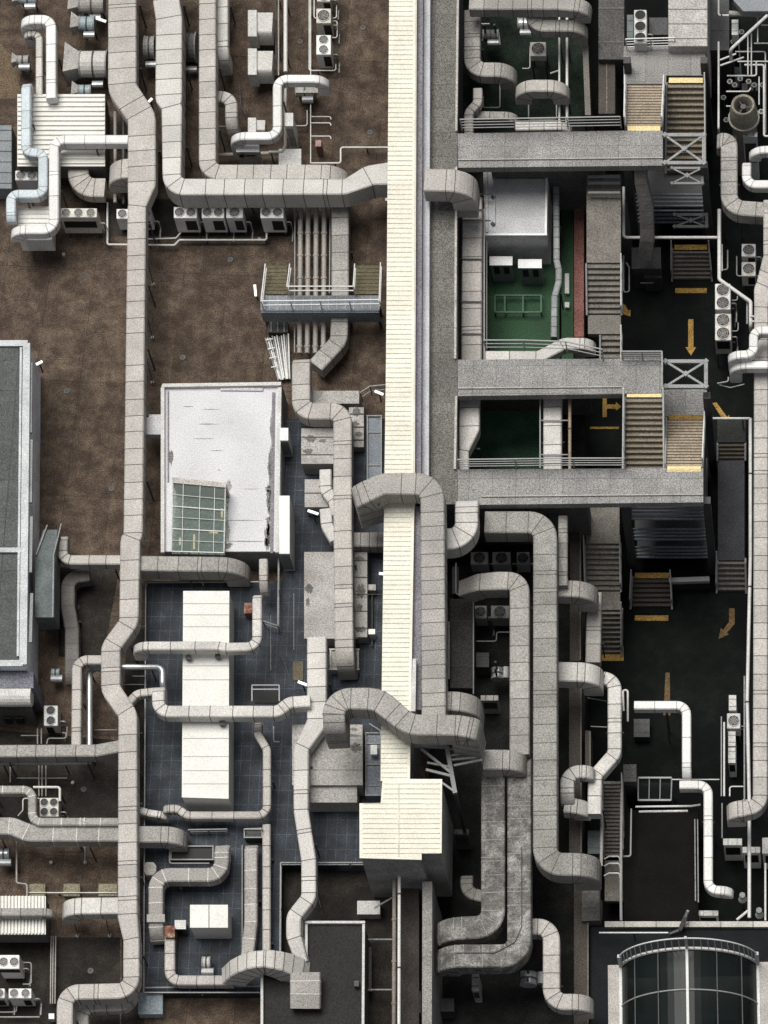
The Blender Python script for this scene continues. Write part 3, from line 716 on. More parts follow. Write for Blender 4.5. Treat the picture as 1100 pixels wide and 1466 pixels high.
for x, y, w_, h_ in ((300, 607, 30, 1.4), (292, 628, 26, 1.2), (302, 586, 24, 1), (345, 745, 55, 1.2), (350, 775, 60, 1.4), (330, 779, 8, 4), (388, 662, 6, 44), (387, 725, 7, 36), (386, 760, 8, 22), (314, 673, 3, 2), (328, 695, 8, 16), (386, 668, 5, 30), (385, 712, 8, 40), (383, 770, 10, 40), (388, 690, 5, 60), (389, 610, 5, 40), (391, 640, 4, 30), (385, 700, 12, 10), (386, 744, 12, 8), (384, 776, 12, 12), (327, 760, 5, 26), (326, 782, 9, 8), (310, 645, 18, 1), (270, 582, 16, 1), (360, 700, 22, .9)): stain(t, x, y, w_, h_, 2.0, STAINM if x > 380 and y > 660 else STAIN)
# skylight
t = thing('skylight', 'lean to glass skylight with white grid on the white flat roof', 'skylight', P(285, 740, 2.0))
q = [P(248, 692, 3.0), P(323, 700, 3.0), P(321, 792, 2.3), P(246, 790, 2.3)]
bm = BM(); hexa(bm, q + [p - Vector((0, 0, .03)) for p in q]); link('glass_roof', bm, SKYG, t)
bm = BM(); prism(bm, [Vector((p.x, p.y, 2.12)) for p in q], 2.01); link('floor_inside', bm, mat('skylight inside', (.42, .47, .43), .8, .55, .5, gs=9, dirt=(.22, .26, .23, .8), scale=4), t)
for u in (0, .2, .52, .8, 1): bm = BM(); k = Vector((0, 0, .03)); beam(bm, bil(q, u, 0) + k, bil(q, u, 1) + k, .045 if u in (0, 1) else .022, .05); link('glazing_bar', bm, OFFW if u in (0, 1) else RAILW, t)
for v in (.17, .34, .5, .67, .84, 1): bm = BM(); k = Vector((0, 0, .035)); beam(bm, bil(q, 0, v) + k, bil(q, 1, v) + k, .034 if v in (.34, .67, 1) else .016, .06); link('glazing_bar', bm, RAILW, t)
bm = BM(); prism(bm, [P(247, 683, 3.08), P(324, 691, 3.08), P(324, 698, 3.08), P(247, 691, 3.08)], 2.01); link('head_flashing', bm, CONCL, t)
GLOW = bpy.data.materials.new('warm strip light'); GLOW.use_nodes = True
gb = GLOW.node_tree.nodes['Principled BSDF']; gb.inputs['Emission Color'].default_value = (1, .72, .3, 1); gb.inputs['Emission Strength'].default_value = 1.2
for a, b in (((278, 765), (278, 786)), ((300, 761), (312, 763)), ((258, 770), (258, 780)), ((318, 728), (318, 740))):
    bm = BM(); beam(bm, P(*a, 2.16), P(*b, 2.16), .06, .03); link('strip_light', bm, GLOW, t)
BOX('porch_roof', 'small grey white porch roof joining the long pale duct to the white building', 'roof', (208, 593, 231, 622), 1.9, 1.5, HUTR)
# long white container roof
t = BOX('container_roof', 'long narrow white panel roof standing on the blue tiles', 'roof', [(263, 847), (328, 847), (327, 1143), (261, 1141)], 2.5, TZ + .01, WROOFP, top=WROOFP, ribs=(9, 'x', .03, .012, SEAMW, 'joint'))
bm = BM(); prism(bm, [P(x, y, 2.56) for x, y in [(262.5, 846), (328.5, 846), (327.5, 1143.5), (260.5, 1141.5)]], 2.504)
for y in (930, 1020): pass
link('roof_sheet', bm, WROOFP, t)
bm = BM()
for y in (864, 880, 897, 953, 973, 1057, 1083, 1103, 1122): beam(bm, P(262.5, y, 2.57), P(328, y, 2.57), .025, .02)
link('sheet_lap', bm, mat('grey sheet lap', (.45, .44, .42), .7, .1, .1, bump=0), t)
# dark building at the bottom
c = [(440, 1321), (521, 1321), (521, 1650), (375, 1650), (375, 1396), (440, 1396)]
t = BOX('flat_roof_building', 'dark roofed building with a white parapet line at the bottom edge', 'building', c, 2.2, .01, mat('dark mauve wall', (.10, .095, .095), .8, .4, .3), top=mat('near black roofing', (.019, .0178, .0168), .8, .5, .25, gs=22))
for (a, b) in (((437, 1321), (523, 1321)), ((439, 1324), (439, 1372)), ((521, 1324), (519, 1650)), ((375.5, 1392), (375.5, 1650))):
    bm = BM(); beam(bm, P(*a, 2.28), P(*b, 2.28), .10, .16); link('parapet', bm, OFFW, t)
bm = BM(); prism(bm, [P(x, y, 2.5) for x, y in R4(507, 1404, 514, 1412)], 2.21); link('roof_vent', bm, STEELD, t)
# hut in the green court
t = BOX('hut', 'hut with a grey white roof and white edge lines in the green court', 'building', [(692, 243), (785, 243), (783, 338), (694, 338)], 1.0, MZ + .51, mat('pale hut wall', (.62, .62, .61), .8, .3, .3), top=HUTR)
for a, b in (((783, 240), (781.5, 336)), ((695, 336), (783.5, 336)), ((696.5, 243), (697.5, 333)), ((707.5, 243), (708.5, 320))):
    bm = BM(); k = len(t.children) * .004; beam(bm, P(*a, 1.05 + k), P(*b, 1.05 + k), .09 if a[0] != 707.5 else .04, .08); link('edge_trim', bm, WHITE if a[0] not in (696.5, 707.5) else WALLB, t)
for y in (281, 319): bm = BM(); beam(bm, P(704, y, 1.06), P(708, y + 3, 1.06), .12, .1); link('hinge', bm, STEELD, t)
for i, (x0, x1) in enumerate(((702, 733), (743, 775))):
    BOX('air_handler', ('left' if i == 0 else 'right') + ' hand dark housing with a white lid in front of the grey white hut', 'air handler', (x0, 368 + 4 * i, x1, 380 + 4 * i), -.1, MZ + .51, mat('dark blue housing', (.20, .225, .225), .6, .3, .3), lid=(WHITE, .03, .04), panels=((.15, .4, .1, .5, BLACK, 'vent'), (.6, .85, .1, .5, BLACK, 'vent')), group='white lidded housings by the hut')
t = thing('frame_stand', 'green framed low stand divided in four on the green court', 'stand', P(742, 436, MZ + .5))
for a, b in (((709, 423), (775, 423)), ((709, 447), (775, 447)), ((709, 423), (709, 447)), ((723, 423), (723, 447)), ((749, 423), (749, 447)), ((775, 423), (775, 447))):
    bm = BM(); k = len(t.children) * .006; beam(bm, P(*a, MZ + .85 + k), P(*b, MZ + .85 + k), .07, .06); link('rail', bm, GFRAME, t)
for x in (709, 749, 775):
    for y in (423, 447): bm = BM(); p = P(x, y, MZ + .85); beam(bm, p, Vector((p.x, p.y, MZ + .51)), .05); link('leg', bm, GFRAME, t)
for i, (y0, y1) in enumerate(((392, 420), (433, 440))):
    BOX('white_board', ('tall' if i == 0 else 'small') + ' white panel lying on the dark green strip by the brick path', 'panel', (809, y0, 815, y1), MZ + .5, MZ + .31, OFFW, lid=(OFFW, .01, .02))
BOX('grey_housing', 'flat brown grey roof block beside the far stairs', 'housing', (857, -60, 894, 85), .4, MZ, CONCD, ribs=(3, 'x', .05, .03, STEPG, 'batten'))
BOX('grey_housing', 'long low dark brown cover beside the fine beige stairs', 'housing', (857, 86, 881, 163), 0, YZ, mat('dark brown cover', (.07, .06, .053), .8, .4, .3), ribs=(1, 'y', .05, .03, STEPG, 'ridge'))
BOX('wall_coping', 'thick brown wall strip at the right of the machine court', 'wall', [(834, 60), (842, 60), (846, 165), (838, 165)], .6, YZ, mat('brown wall', (.11, .085, .07), .85, .4, .3), lid=(STEPG, .01, .03))
# AHU housings
def ahu(label, shape, z, zb=TZ, stains=(), ribs=None, m=None):
    t = BOX('air_handler', label, 'air handler', shape, z, zb + .01, m or AHU, ribs=ribs, lid=(m or AHU, .015, .03), group='weathered air handling units')
    for s in stains: stain(t, *s, z + .03, STAIND)
    return t
ahu('weathered air handler with dark stains beside the upper snaking duct', (432, 614, 478, 664), 1.9, TZ, ((445, 628, 18, 10), (462, 631, 12, 6), (441, 646, 16, 8)), (2, 'x', .04, .02, SEAM, 'joint'))
ahu('smaller plain air handler under the curved branch duct', (437, 687, 483, 726), 1.7, TZ, ((460, 697, 7, 4),), (1, 'x', .04, .02, SEAM, 'joint'))
ahu('long air handler with pale top under the straight duct, middle of terrace', (436, 791, 482, 914), 1.7, TZ, ((443, 843, 12, 14), (441, 862, 6, 12)), None)
ahu('narrow stained air handler strip right of the straight duct', (506, 791, 526, 912), 1.5, TZ, ((517, 846, 14, 20), (517, 901, 16, 10), (515, 869, 10, 10), (515, 800, 14, 8)), (5, 'x', .04, .02, SEAM, 'joint'))
ahu('large square air handler with stained corner above the stepped housing', (419, 1038, 519, 1124), 2.1, TZ, ((510, 1070, 18, 14), (506, 1053, 22, 4), (505, 1044, 16, 4)), (2, 'x', .03, .02, SEAMW, 'joint'))
ahu('plain stepped housing at the front of the large air handler', (441, 1126, 511, 1149), 1.9, TZ)
ahu('flat grey housing top behind the bend of the snaking duct', (446, 560, 514, 578), 1.3, .0)
ahu('stained housing right of the bend of the snaking duct', (500, 584, 521, 640), 1.3, .0, ((510, 590, 12, 14), (508, 607, 12, 10), (514, 622, 10, 8)), (3, 'x', .05, .03, SEAM, 'joint'))
BOX('white_duct_box', 'long white box with a grey side along the white building', 'housing', (400, 710, 415, 793), 2.6, TZ, OFFW, lid=(WHITE, .0, .03), panels=((.05, .95, .05, .9, mat('grey face', (.16, .17, .17), .6, .3, .2), 'grille'),))
BOX('white_duct_box', 'small white wall box beside the parapet of the white building', 'housing', (401, 613, 413, 631), 2.4, TZ, OFFW, lid=(WHITE, .0, .03), panels=((.05, .95, .05, .9, mat('grey face', (.16, .17, .17), .6, .3, .2), 'grille'),))
BOX('white_hood', 'white cube hood with a grey front on the blue tiles', 'hood', (273, 1296, 326, 1328), 2.2, TZ + .01, WROOFP, lid=(WROOFP, .02, .03), ribs=(1, 'y', .04, .02, SEAMW, 'joint'))

BMM = mat('brown concrete beam', (.085, .073, .062), .85, .4, .4, dirt=(.045, .038, .032, .7))
for lab, pts, zt in (('long brown concrete beam in the canyon left of the long staircase', R4(816, 728, 832, 946), -.9), ('long brown concrete beam in the canyon behind the wavy pale duct', R4(815, 985, 833, 1238), -.9), ('brown concrete beam at the bottom, left of the dark blue terrace', R4(822, 1262, 843, 1640), -.9), ('narrow brown wall left of the foot of the wavy pale duct', R4(838, 1046, 846, 1110), -.9)):
    bm = BM(); prism(bm, [P(x, y, zt) for x, y in pts], MZ); o = tag(link('concrete_beam', bm, BMM), lab, 'beam', 'brown concrete beams in the duct canyon')
    a, b = P(pts[1][0] - 1, pts[1][1] + 1, zt + .03), P(pts[2][0] - 1, pts[2][1] - 1, zt + .03); bm = BM(); beam(bm, a, b, .05, .05); link('edge_strip', bm, STEPG, o)
BOX('duct_hatch_roof', 'short grey box filling the gap under the near walkway above the thin feeder', 'housing', (787, 726, 811, 752), 1.0, MZ, CONCD, lid=(CONCD, .01, .02))
# ================================================================== AIR DUCTS, LEFT SIDE
D('very long pale duct running top to bottom along the left, with three jogs', [(175, -60, 42), (175, 126, 42), (203, 167, 41), (203, 262, 41), (196, 296, 27), (193.5, 500, 27), (190.5, 766, 27), (186.5, 772, 28), (184.5, 890, 27), (158.5, 926, 27), (158.5, 986, 27), (183, 1022, 26), (182.5, 1310, 27), (188, 1345, 22), (188, 1418, 22), (93, 1420, 22), (92, 1530, 22)], 27, 2.8, .8, WARM, sp=.76)
D('second broad pale duct turning into the canopy side above the condensers', [(237, -60, 39), (238, 0, 39), (242, 26, 39), (241.5, 138, 39), (246, 154, 30), (246, 267, 27), (495, 267, 25), (531, 250, 33), (566, 247, 38)], 30, 3.0, 1.25, PALE, sp=.78)
D('third pale duct bending right behind the second and dropping at its end', [(297, -60), (297, 246), (497, 246)], 25, 2.85, .9, WARM, drop=(0, 1.6))
D('narrow duct that drops beside the third duct at the top', [(318.5, -60), (318.5, 82)], 17, 2.2, .6, PALE, drop=(0, 1.6))
D('white Z shaped duct with rounded ends between hoods and pipe rack', [(470, 112), (397, 112), (397, 194), (328, 194)], 13, 2.5, .5, WHITED, drop=(1.2, 1.6), sp=.9)
D('short elbow branch curving down from the third duct', [(312, 137), (331, 139), (331, 182)], 18, 1.9, .6, WARM, drop=(0, 1.3), sp=.9)
D('white duct over the ribbed roof, turning down from the long duct', [(183, 199), (77, 199), (77, 328), (12, 328)], 14.5, 2.75, .55, WHITED, drop=(0, .8), sp=1.0)
D('pale blue duct snaking past the left end of the ribbed white roof', [(37, 112), (37, 216), (61.5, 219), (61.5, 277), (15.5, 277), (15.5, 316)], 14, 2.7, .5, BLUED, drop=(.8, .4), sp=.95, rin=.1)
D('white hooked duct in the top left corner, outer of the pair', [(27, 27), (73, 27), (73, 140)], 15, 2.4, .55, WHITED, drop=(1.3, 0), sp=.8)
D('thin hooked duct nested inside the white one in the top left', [(33, 48), (56, 46), (56, 138)], 10, 1.8, .45, PALE, drop=(1.1, 0), sp=.9)
D('stubby branch dropping from the left flank of the long pale duct', [(190, 240), (152, 241)], 32, 2.4, .8, WARM, drop=(0, 1.4), sp=.6)
D('fat quarter ring elbow under the white duct beside the condensers', [(150, 268), (112, 268), (112, 232)], 31, 1.4, .6, WARM, sp=.5, rin=.3, arcseam=2)
D('straight duct beside the four lagged pipes ending in a diagonal', [(487, 286), (487, 440), (485, 487), (452, 523)], 25, 1.35, .8, MID, sp=.8)
D('snaking duct stepping right past the stained air handlers', [(431, 508), (431, 588), (490.5, 588), (490.5, 735), (493, 950)], 26, 2.75, .85, WARM, drop=(.6, 1.8), sp=.78, rin=.15)
D('curved branch duct tucked under the snaking duct', [(466, 672), (466, 700), (478, 716), (484, 735)], 17, 2.2, .5, PALE, sp=.5, g=TZ)
D('second curved branch tucked under the snaking duct lower down', [(466, 728), (468, 752), (480, 772)], 17, 2.2, .5, PALE, sp=.5, g=TZ)
D('stub duct from the snaking duct towards the cream canopy', [(505, 772), (552, 772)], 22, 2.0, .7, MID, sp=.32, g=TZ)
D('grey brown cross duct along the front of the white building', [(196, 806), (353, 808)], 23, 2.5, .95, MID, drop=(0, 1.6), g=0, sp=.85)
D('short upright stub beside the end of the cross duct', [(377, 800), (377, 846)], 12, 2.4, .5, WARM, drop=(0, .8), g=TZ, sp=.8)
D('pale hook duct crossing the long white roof near its top', [(368, 848), (368, 925), (322, 926), (312, 924), (188, 924)], 13, 3.4, .5, PALE, drop=(.4, 1.2), g=TZ, sp=.8, legs=False)
D('pale duct crossing the long white roof at its middle to the terrace duct', [(226.5, 978), (226.5, 1018), (398, 1018), (414, 1005), (444, 1003)], 17, 3.3, .62, PALE, drop=(.9, 0), g=TZ, sp=.8, legs=False)
D('little curved link between the long pale duct and the terrace hook', [(184, 1005), (196, 992), (222, 989)], 11, 2.5, .4, WARM, sp=.35, legs=False)
D('small duct from the left building side to the long pale duct', [(89, 762), (89, 801), (175, 801)], 14.5, 2.0, .55, WARM, drop=(.8, 0), sp=.8)
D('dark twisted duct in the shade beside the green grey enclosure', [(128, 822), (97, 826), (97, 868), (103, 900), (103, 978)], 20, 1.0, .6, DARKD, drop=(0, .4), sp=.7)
D('narrow upright duct feeding the left hand cross duct', [(152, 944), (110, 944), (109, 1070)], 13.5, 2.0, .5, WARM, sp=.85)
D('cross duct leaving the left edge above the bright lagged pipe', [(-60, 1075), (138, 1074), (175, 1067)], 18, 2.4, .7, MID, sp=.83)
D('cross duct with a slanting step near the left edge', [(-60, 1182), (17, 1182), (41, 1192), (172, 1192)], 25, 2.3, .7, MID, seam=SEAML, sp=.8)
D('narrow stepped duct running into the cross duct at lower left', [(-60, 1130), (46, 1130), (46, 1176), (172, 1176)], 11.5, 2.5, .45, MID, seam=SEAML, sp=.9)
D('short right hand branch with rounded end opposite the cross duct', [(192, 1194), (264, 1194)], 24, 2.3, .75, MID, drop=(0, 1.2), sp=1.2, g=TZ)
D('branch duct dropping onto the ribbed roof at lower left', [(172, 1296), (85, 1297)], 24, 2.3, .7, PALE, drop=(0, 1.2), sp=.75)
D('narrow duct lying across the ribbed white roof at lower left', [(-60, 1305.5), (76, 1305.5)], 11.5, 2.35, .4, MID, sp=.9, legs=False, drop=(0, .4))
D('small bend under the long pale duct at the bottom left', [(190, 1400), (186, 1438), (118, 1440), (117, 1530)], 17, 1.5, .5, WARM, sp=.6)
D('inverted U duct on the blue tiles at lower left of the terrace', [(223, 1342), (223, 1252), (317, 1252), (317, 1204)], 20, 2.0, .65, MID, seam=SEAML, drop=(.9, .8), g=TZ, sp=.7)
BOX('duct_collar', 'flanged collar at the foot of the inverted U duct', 'duct collar', (212, 1310, 235, 1320), 2.05, TZ + .01, MID, lid=(MID, .04, .05))
D('straight grey duct on the tiles left of the thin one', [(359, 1206), (359, 1320), (354, 1368)], 17.5, 1.7, .55, MID, seam=SEAML, drop=(.5, 0), g=TZ, sp=.76)
D('thin pale duct with a slanting step bending along the terrace', [(369, 1032), (369, 1050), (382, 1072), (382, 1166.5), (268, 1166.5), (254, 1157), (232, 1157)], 11, 1.9, .4, WARM, drop=(.5, .4), g=TZ, sp=.85)
D('short white wavy link left of the thin terrace duct', [(196, 1158), (212, 1163), (240, 1167)], 10, 1.7, .4, PALE, drop=(0, .5), g=TZ, sp=.5)
D('thin straight duct along the tiles below the thin bend', [(381.5, 1180), (381.5, 1362)], 11, 1.5, .4, WARM, g=TZ, sp=.85)
D('small elbow duct with a rusty cap on the tiles', [(243, 1340), (243, 1403), (334, 1403)], 14, 1.6, .5, WARM, g=TZ, sp=.75)
D('humped duct arching over the terrace edge to the dark building', [(318.0, 1397.0, 24, 1.9), (328.6, 1386.7, 24, 2.63), (340.2, 1380.3, 24, 3.07), (352.2, 1375.8, 24, 3.39), (364.7, 1373.1, 24, 3.59), (377.7, 1372.2, 24, 3.65), (391.1, 1373.1, 26, 3.59), (405.0, 1375.8, 27, 3.39), (419.4, 1380.3, 29, 3.07), (434.2, 1386.7, 30, 2.63), (450.0, 1397.0, 32, 1.9)], 24, 3.3, 1.0, PALE, drop=(0, 0), g=None, sp=.4, vr=.3, arcseam=1, rin=.1)
D('wide chute below the humped duct standing on the dark roof', [(437, 1392, 41, 3.1), (437, 1420, 41, 2.95), (437, 1444, 41, 2.7)], 41, 3.0, .5, MID, seam=SEAML, g=2.2, sp=.45, legs=False)
D('terrace duct from the long air handler down past the large one, narrowing', [(453.5, 912, 27), (453.5, 1034, 27), (431, 1072, 21), (431, 1160, 20), (439, 1212, 20), (442, 1232, 20), (442, 1284, 20), (420, 1312, 20), (420, 1340, 20, 2.75), (432, 1378, 17, 2.55)], 22, 2.95, .7, PALE, g=TZ, sp=.72)
# ================================================================== AIR DUCTS OVER THE CANOPY AND RIGHT SIDE
D('duct crossing over the cream canopy and running down its right side', [(506, 712, 32, 5.6), (522, 704, 33, 5.8), (548, 692, 32), (619, 692, 33), (621, 1032, 33)], 33, 5.95, 1.0, MID, drop=(2.2, 0), g=None, sp=.58)
D('arched duct crossing the canopy near its lower end', [(478, 1046, 30), (478, 999, 31), (541, 1000, 32), (586, 1037, 30), (655, 1038, 30), (686, 1043, 30)], 30, 6.3, 1.1, MID, drop=(2.0, 2.6), g=None, sp=.6, rin=.6, arcseam=2)
D('short rounded branch leaving the canopy side duct to the right', [(637, 1003), (686, 1004)], 28, 5.2, .9, MID, drop=(0, 2.5), g=None, sp=.62)
D('elbow duct curving from the near walkway into the canopy side duct', [(668, 708), (668, 771), (634, 771)], 32, 4.6, 1.0, PALE, drop=(.8, 0), g=None, sp=.6)
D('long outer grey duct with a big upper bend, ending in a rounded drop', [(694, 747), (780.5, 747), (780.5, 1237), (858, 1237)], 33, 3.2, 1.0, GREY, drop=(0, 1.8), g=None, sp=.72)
D('inner grey duct with an arched start beside five small fans', [(657, 842, 24, 1.6), (682, 833, 26, 2.3), (710, 831), (744, 831), (744, 1080)], 27.5, 2.5, .9, MID, g=MZ, sp=.76)
D('short head duct joining the two parallel grey ducts to the arch', [(692, 1087), (752, 1087)], 29, 3.2, 1.0, MID, drop=(0, .9), g=None, sp=.7)
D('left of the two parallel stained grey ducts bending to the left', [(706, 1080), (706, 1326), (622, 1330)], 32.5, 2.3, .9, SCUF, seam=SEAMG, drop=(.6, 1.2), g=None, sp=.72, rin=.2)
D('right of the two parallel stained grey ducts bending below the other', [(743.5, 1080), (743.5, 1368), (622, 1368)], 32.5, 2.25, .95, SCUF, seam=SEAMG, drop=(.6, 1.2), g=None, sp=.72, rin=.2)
D('small dark elbow left of the two parallel ducts', [(668, 1250), (668, 1277), (696, 1284)], 17, 1.0, .5, GREY, g=None, sp=.4, drop=(.6, 0))
D('pale S shaped duct at the bottom, right of the two parallel ducts', [(758, 1326), (789.5, 1326), (789.5, 1434), (848, 1434)], 23, 1.4, .7, WARM, drop=(0, 1.2), g=MZ, sp=.7)
D('rounded side branch beside the outer grey duct, upper', [(800, 842), (854, 843)], 25, 2.0, .8, MID, drop=(0, 1.6), g=None, sp=.7)
D('thin upright feeder above the upper rounded side branch', [(806, 738), (806, 838)], 13, 2.4, .5, GREY, g=None, sp=.6)
D('upright grey link between the two rounded side branches', [(851, 848), (849, 948)], 21, 0, .7, MID, g=MZ, sp=.8)
D('rounded side branch beside the outer grey duct, middle', [(799, 961), (862, 962)], 29, 1.8, .8, PALE, drop=(0, 1.6), g=None, sp=.6)
D('wavy pale duct stepping left beside the narrow flight', [(864, 970), (880, 972), (880, 1078), (852, 1110), (851, 1165)], 19, .6, .6, PALE, g=MZ, sp=.6)
D('small hooked duct right of the outer grey duct', [(851, 1104), (812, 1104), (812, 1148)], 19, 1.2, .6, PALE, g=None, sp=.4, drop=(.5, .6))
D('short stub below the small hooked duct', [(808, 1152), (846, 1155)], 22, .8, .7, PALE, g=None, sp=.35, drop=(0, .8))
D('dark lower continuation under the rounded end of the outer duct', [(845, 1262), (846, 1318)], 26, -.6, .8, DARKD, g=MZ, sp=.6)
D('duct from the canopy wall dropping beside the long walkway', [(608, 257), (680, 258)], 36, 5.2, 1.0, WARM, drop=(0, 2.4), g=None, sp=.75, arcseam=3)
D('straight duct in the gap between the long walkway and the hut', [(676, 278), (675, 520)], 29, 1.6, .8, WARM, g=MZ, sp=.86, drop=(.4, 0))
D('tapering duct inside the dark square opening between the walkways', [(672, 560, 29), (672, 612, 29), (664, 646, 14), (664, 690, 14)], 29, 2.3, .7, PALE, g=MZ, sp=1.0)
D('straight duct at the right of the dark square opening', [(791, 556), (791, 690)], 26, 2.2, .7, PALE, g=MZ, sp=.9)
D('humped duct along the edge of the middle walkway over the green court', [(694, 510), (772, 510), (808, 491), (852, 491)], 18, 1.8, .5, PALE, drop=(0, .8), g=None, sp=.9)
D('thin wavy pale blue duct between the hut and the brick path', [(796, 262), (797, 372), (800, 385), (800, 402), (794, 424), (793, 482)], 9, .3, .35, mat('grey blue lagging', (.25, .265, .265), .6, .2, .25), g=MZ + .5, sp=.5)
D('top duct running along the upper edge over the machine court', [(672, 4), (800, 4), (845, 8)], 22, 3.0, .7, MID, drop=(0, 1.0), g=None, sp=.6)
D('upright duct bending right in the machine court', [(676, 14), (676, 99), (738, 99)], 24, 1.6, .7, MID, drop=(0, 1.2), g=MZ, sp=.6)
D('short rounded duct in the middle of the machine court', [(736, 122), (814, 122)], 20, 1.6, .7, WARM, drop=(1.2, 1.2), g=MZ, sp=.65)
D('bent duct hanging at the top right of the machine court', [(763, 6), (763, 36), (840, 36)], 20, 2.2, .6, MID, drop=(0, 1.1), g=None, sp=.45)
D('thin jogged duct at the left of the machine court', [(684, 126), (684, 146), (671, 160), (671, 200)], 13.5, 1.0, .5, WARM, g=MZ, sp=.45)
D('low curved duct above the railing of the far walkway', [(682, 164), (742, 165)], 13, .4, .5, MID, drop=(0, .6), g=MZ, sp=.7)
D('pale low duct against the railing of the far walkway', [(738, 180), (818, 179)], 14, .5, .4, PALE, drop=(0, .6), g=MZ, sp=.7)
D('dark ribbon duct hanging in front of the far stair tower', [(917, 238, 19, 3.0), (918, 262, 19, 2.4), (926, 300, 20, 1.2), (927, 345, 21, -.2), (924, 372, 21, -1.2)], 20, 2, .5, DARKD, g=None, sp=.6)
D('grey bend at the top right turning into the right hand long duct', [(1026, 200), (1044, 200), (1044, 296), (1100, 300)], 24, 1.4, .8, MID, drop=(.8, 0), g=YZ, sp=.65, rin=.3)
D('long duct running down the right edge of the yard with a hooked foot', [(1115, 286, 44), (1115, 372, 44), (1092, 412, 24), (1090, 440, 20), (1088.5, 1156, 20), (1040, 1158, 24)], 20, 1.4, .75, WARM, drop=(0, 1.2), g=None, sp=.72, rin=.25)
D('white duct end at the upper right edge, above its twin', [(1160, 212), (1072, 214)], 12, 1.2, .5, WHITED, drop=(0, .8), g=None, sp=.9)
D('white L shaped duct at the upper right edge', [(1069, 226), (1069, 263), (1160, 263)], 13, 1.2, .5, WHITED, drop=(.6, 0), g=None, sp=.8)
D('white double bend duct crossing the right hand long duct', [(1160, 472), (1079, 472), (1079, 506), (1042, 508)], 12.5, 2.6, .5, WHITED, drop=(0, 1.2), g=None, sp=.9, rin=.15)
D('white straight duct crossing the right hand long duct below the bend', [(1160, 521), (1044, 522)], 12, 2.2, .5, WHITED, drop=(0, 1.4), g=None, sp=.9)
D('white duct bending down across the dark yard', [(908, 1009), (983, 1009), (983, 1112)], 12.5, -.8, .5, WHITED, drop=(0, .6), g=YZ, sp=.85)
D('lower white duct stepping down beside the dark flat roof', [(973, 1123), (1014, 1123), (1014, 1273), (1050, 1275)], 12.5, -1.2, .5, WHITED, drop=(0, .5), g=YZ, sp=.85)

# ================================================================== PIPES
for i, (x, nm) in enumerate(((430.5, 'leftmost'), (441.5, 'second from the left'), (453, 'third from the left'), (464.5, 'rightmost'))):
    PIPE(nm + ' of the four lagged pipes passing under the stile', [(x, 286), (x - .5, 400), (x - 1.5, 506)], .75, 7.2, PIPEG, rings=1.05, name='lagged_pipe', g=0.0, group='four lagged pipes under the stile')
PIPE('thin edge pipe left of the four lagged pipes', [(422.5, 290), (422, 505)], .6, 2, RAILG, g=0)
PIPE('thin edge pipe right of the four lagged pipes', [(473, 290), (472, 420)], .6, 2, RAILG, g=0)
PIPE('white pipe below the row of condensers', [(154, 290), (154, 350), (250, 351), (257, 343.5), (382, 343.5), (382, 334)], .35, 3, PIPEW, g=0)
PIPE('second white pipe behind the row of condensers', [(184, 343), (252, 341), (259, 333)], .4, 2.2, PIPEW, g=0)
PIPE('stout white pipe standing beside the white Z duct', [(409, -40), (409, 103)], 1.6, 6, PIPEW, g=0, clips=2.5)
PIPE('thin brown pipe left of the stout white pipe', [(399, -40), (399, 108)], 1.0, 2.4, PIPEG, g=0)
PIPE('thin dark pipe left of the stout white pipe', [(395.5, -40), (395.5, 108)], .9, 2, PIPED, g=0)
PIPE('white pipe hooked behind the white Z duct', [(409, 120), (409, 208), (405, 218), (385, 218)], .9, 5, PIPEG, g=0)
PIPE('thin white pipe stepping to the canopy across the brown roof', [(446, 233.5), (488, 233.5), (488, 211), (558, 211)], .5, 2.6, PIPEW, g=0, clips=2)
PIPE('left upright of the thin pipe rack beside the condensers', [(445, -20), (445, 234)], .5, 1.8, PIPEW, g=0)
PIPE('double pipe loop around the upper twin fan condensers', [(450, -20), (450, 26), (482, 26), (482, 8)], .7, 1.8, PIPEW, g=0)
PIPE('pipe loop below the lower twin fan condensers', [(443, 0), (443, 101), (481, 101), (481, 92)], .5, 2, PIPEW, g=0)
PIPE('small pipe loop at the side of the lower twin fan condenser', [(476, 30), (483, 30), (483, 54), (476, 54)], .6, 1.8, PIPEW, g=0)
for i, y in enumerate((167, 176, 195)):
    PIPE(('upper', 'middle', 'lower')[i] + ' rung of the thin pipe rack', [(445, y), (474, y), (474, y + 4)], .55, 1.8, PIPEW, g=0)
PIPE('horizontal thin pipe crossing behind the white Z duct', [(312, 181), (325, 181)], .5, 1.8, PIPEW)
PIPE('thin pipe to the right of the white tall box', [(424, 180), (440, 180), (440, 158)], .4, 1.8, PIPEW, g=0)
PIPE('dark upright pipe pair behind the long duct, left', [(165, 160), (165, 290)], 1.0, 5, PIPEG, g=0)
PIPE('dark upright pipe pair behind the long duct, right', [(177, 165), (177, 292)], .8, 5, PIPED, g=0)
PIPE('long grey pipe hidden behind the third duct', [(310, 222), (370, 220), (400, 219)], .5, 6, PIPEG, g=0)
PIPE('bright lagged pipe under the cross duct at left', [(-40, 1093), (126, 1092), (131, 1092)], 1.2, 7, ALU, g=0)
PIPE('bright round pipe bending down beside the narrow upright duct', [(172, 957), (128.5, 957), (128.5, 1072)], 1.1, 9, ALU, g=0)
PIPE('bright round pipe bending into the terrace hook duct', [(172, 955), (233, 955), (233, 984)], 2.2, 8.5, ALU, g=0, drop=(0, .5))
PIPE('white pipe hook above the lower left condenser', [(48, 1127), (86, 1127), (86, 1147)], 1.2, 3.6, PIPEW, g=0)
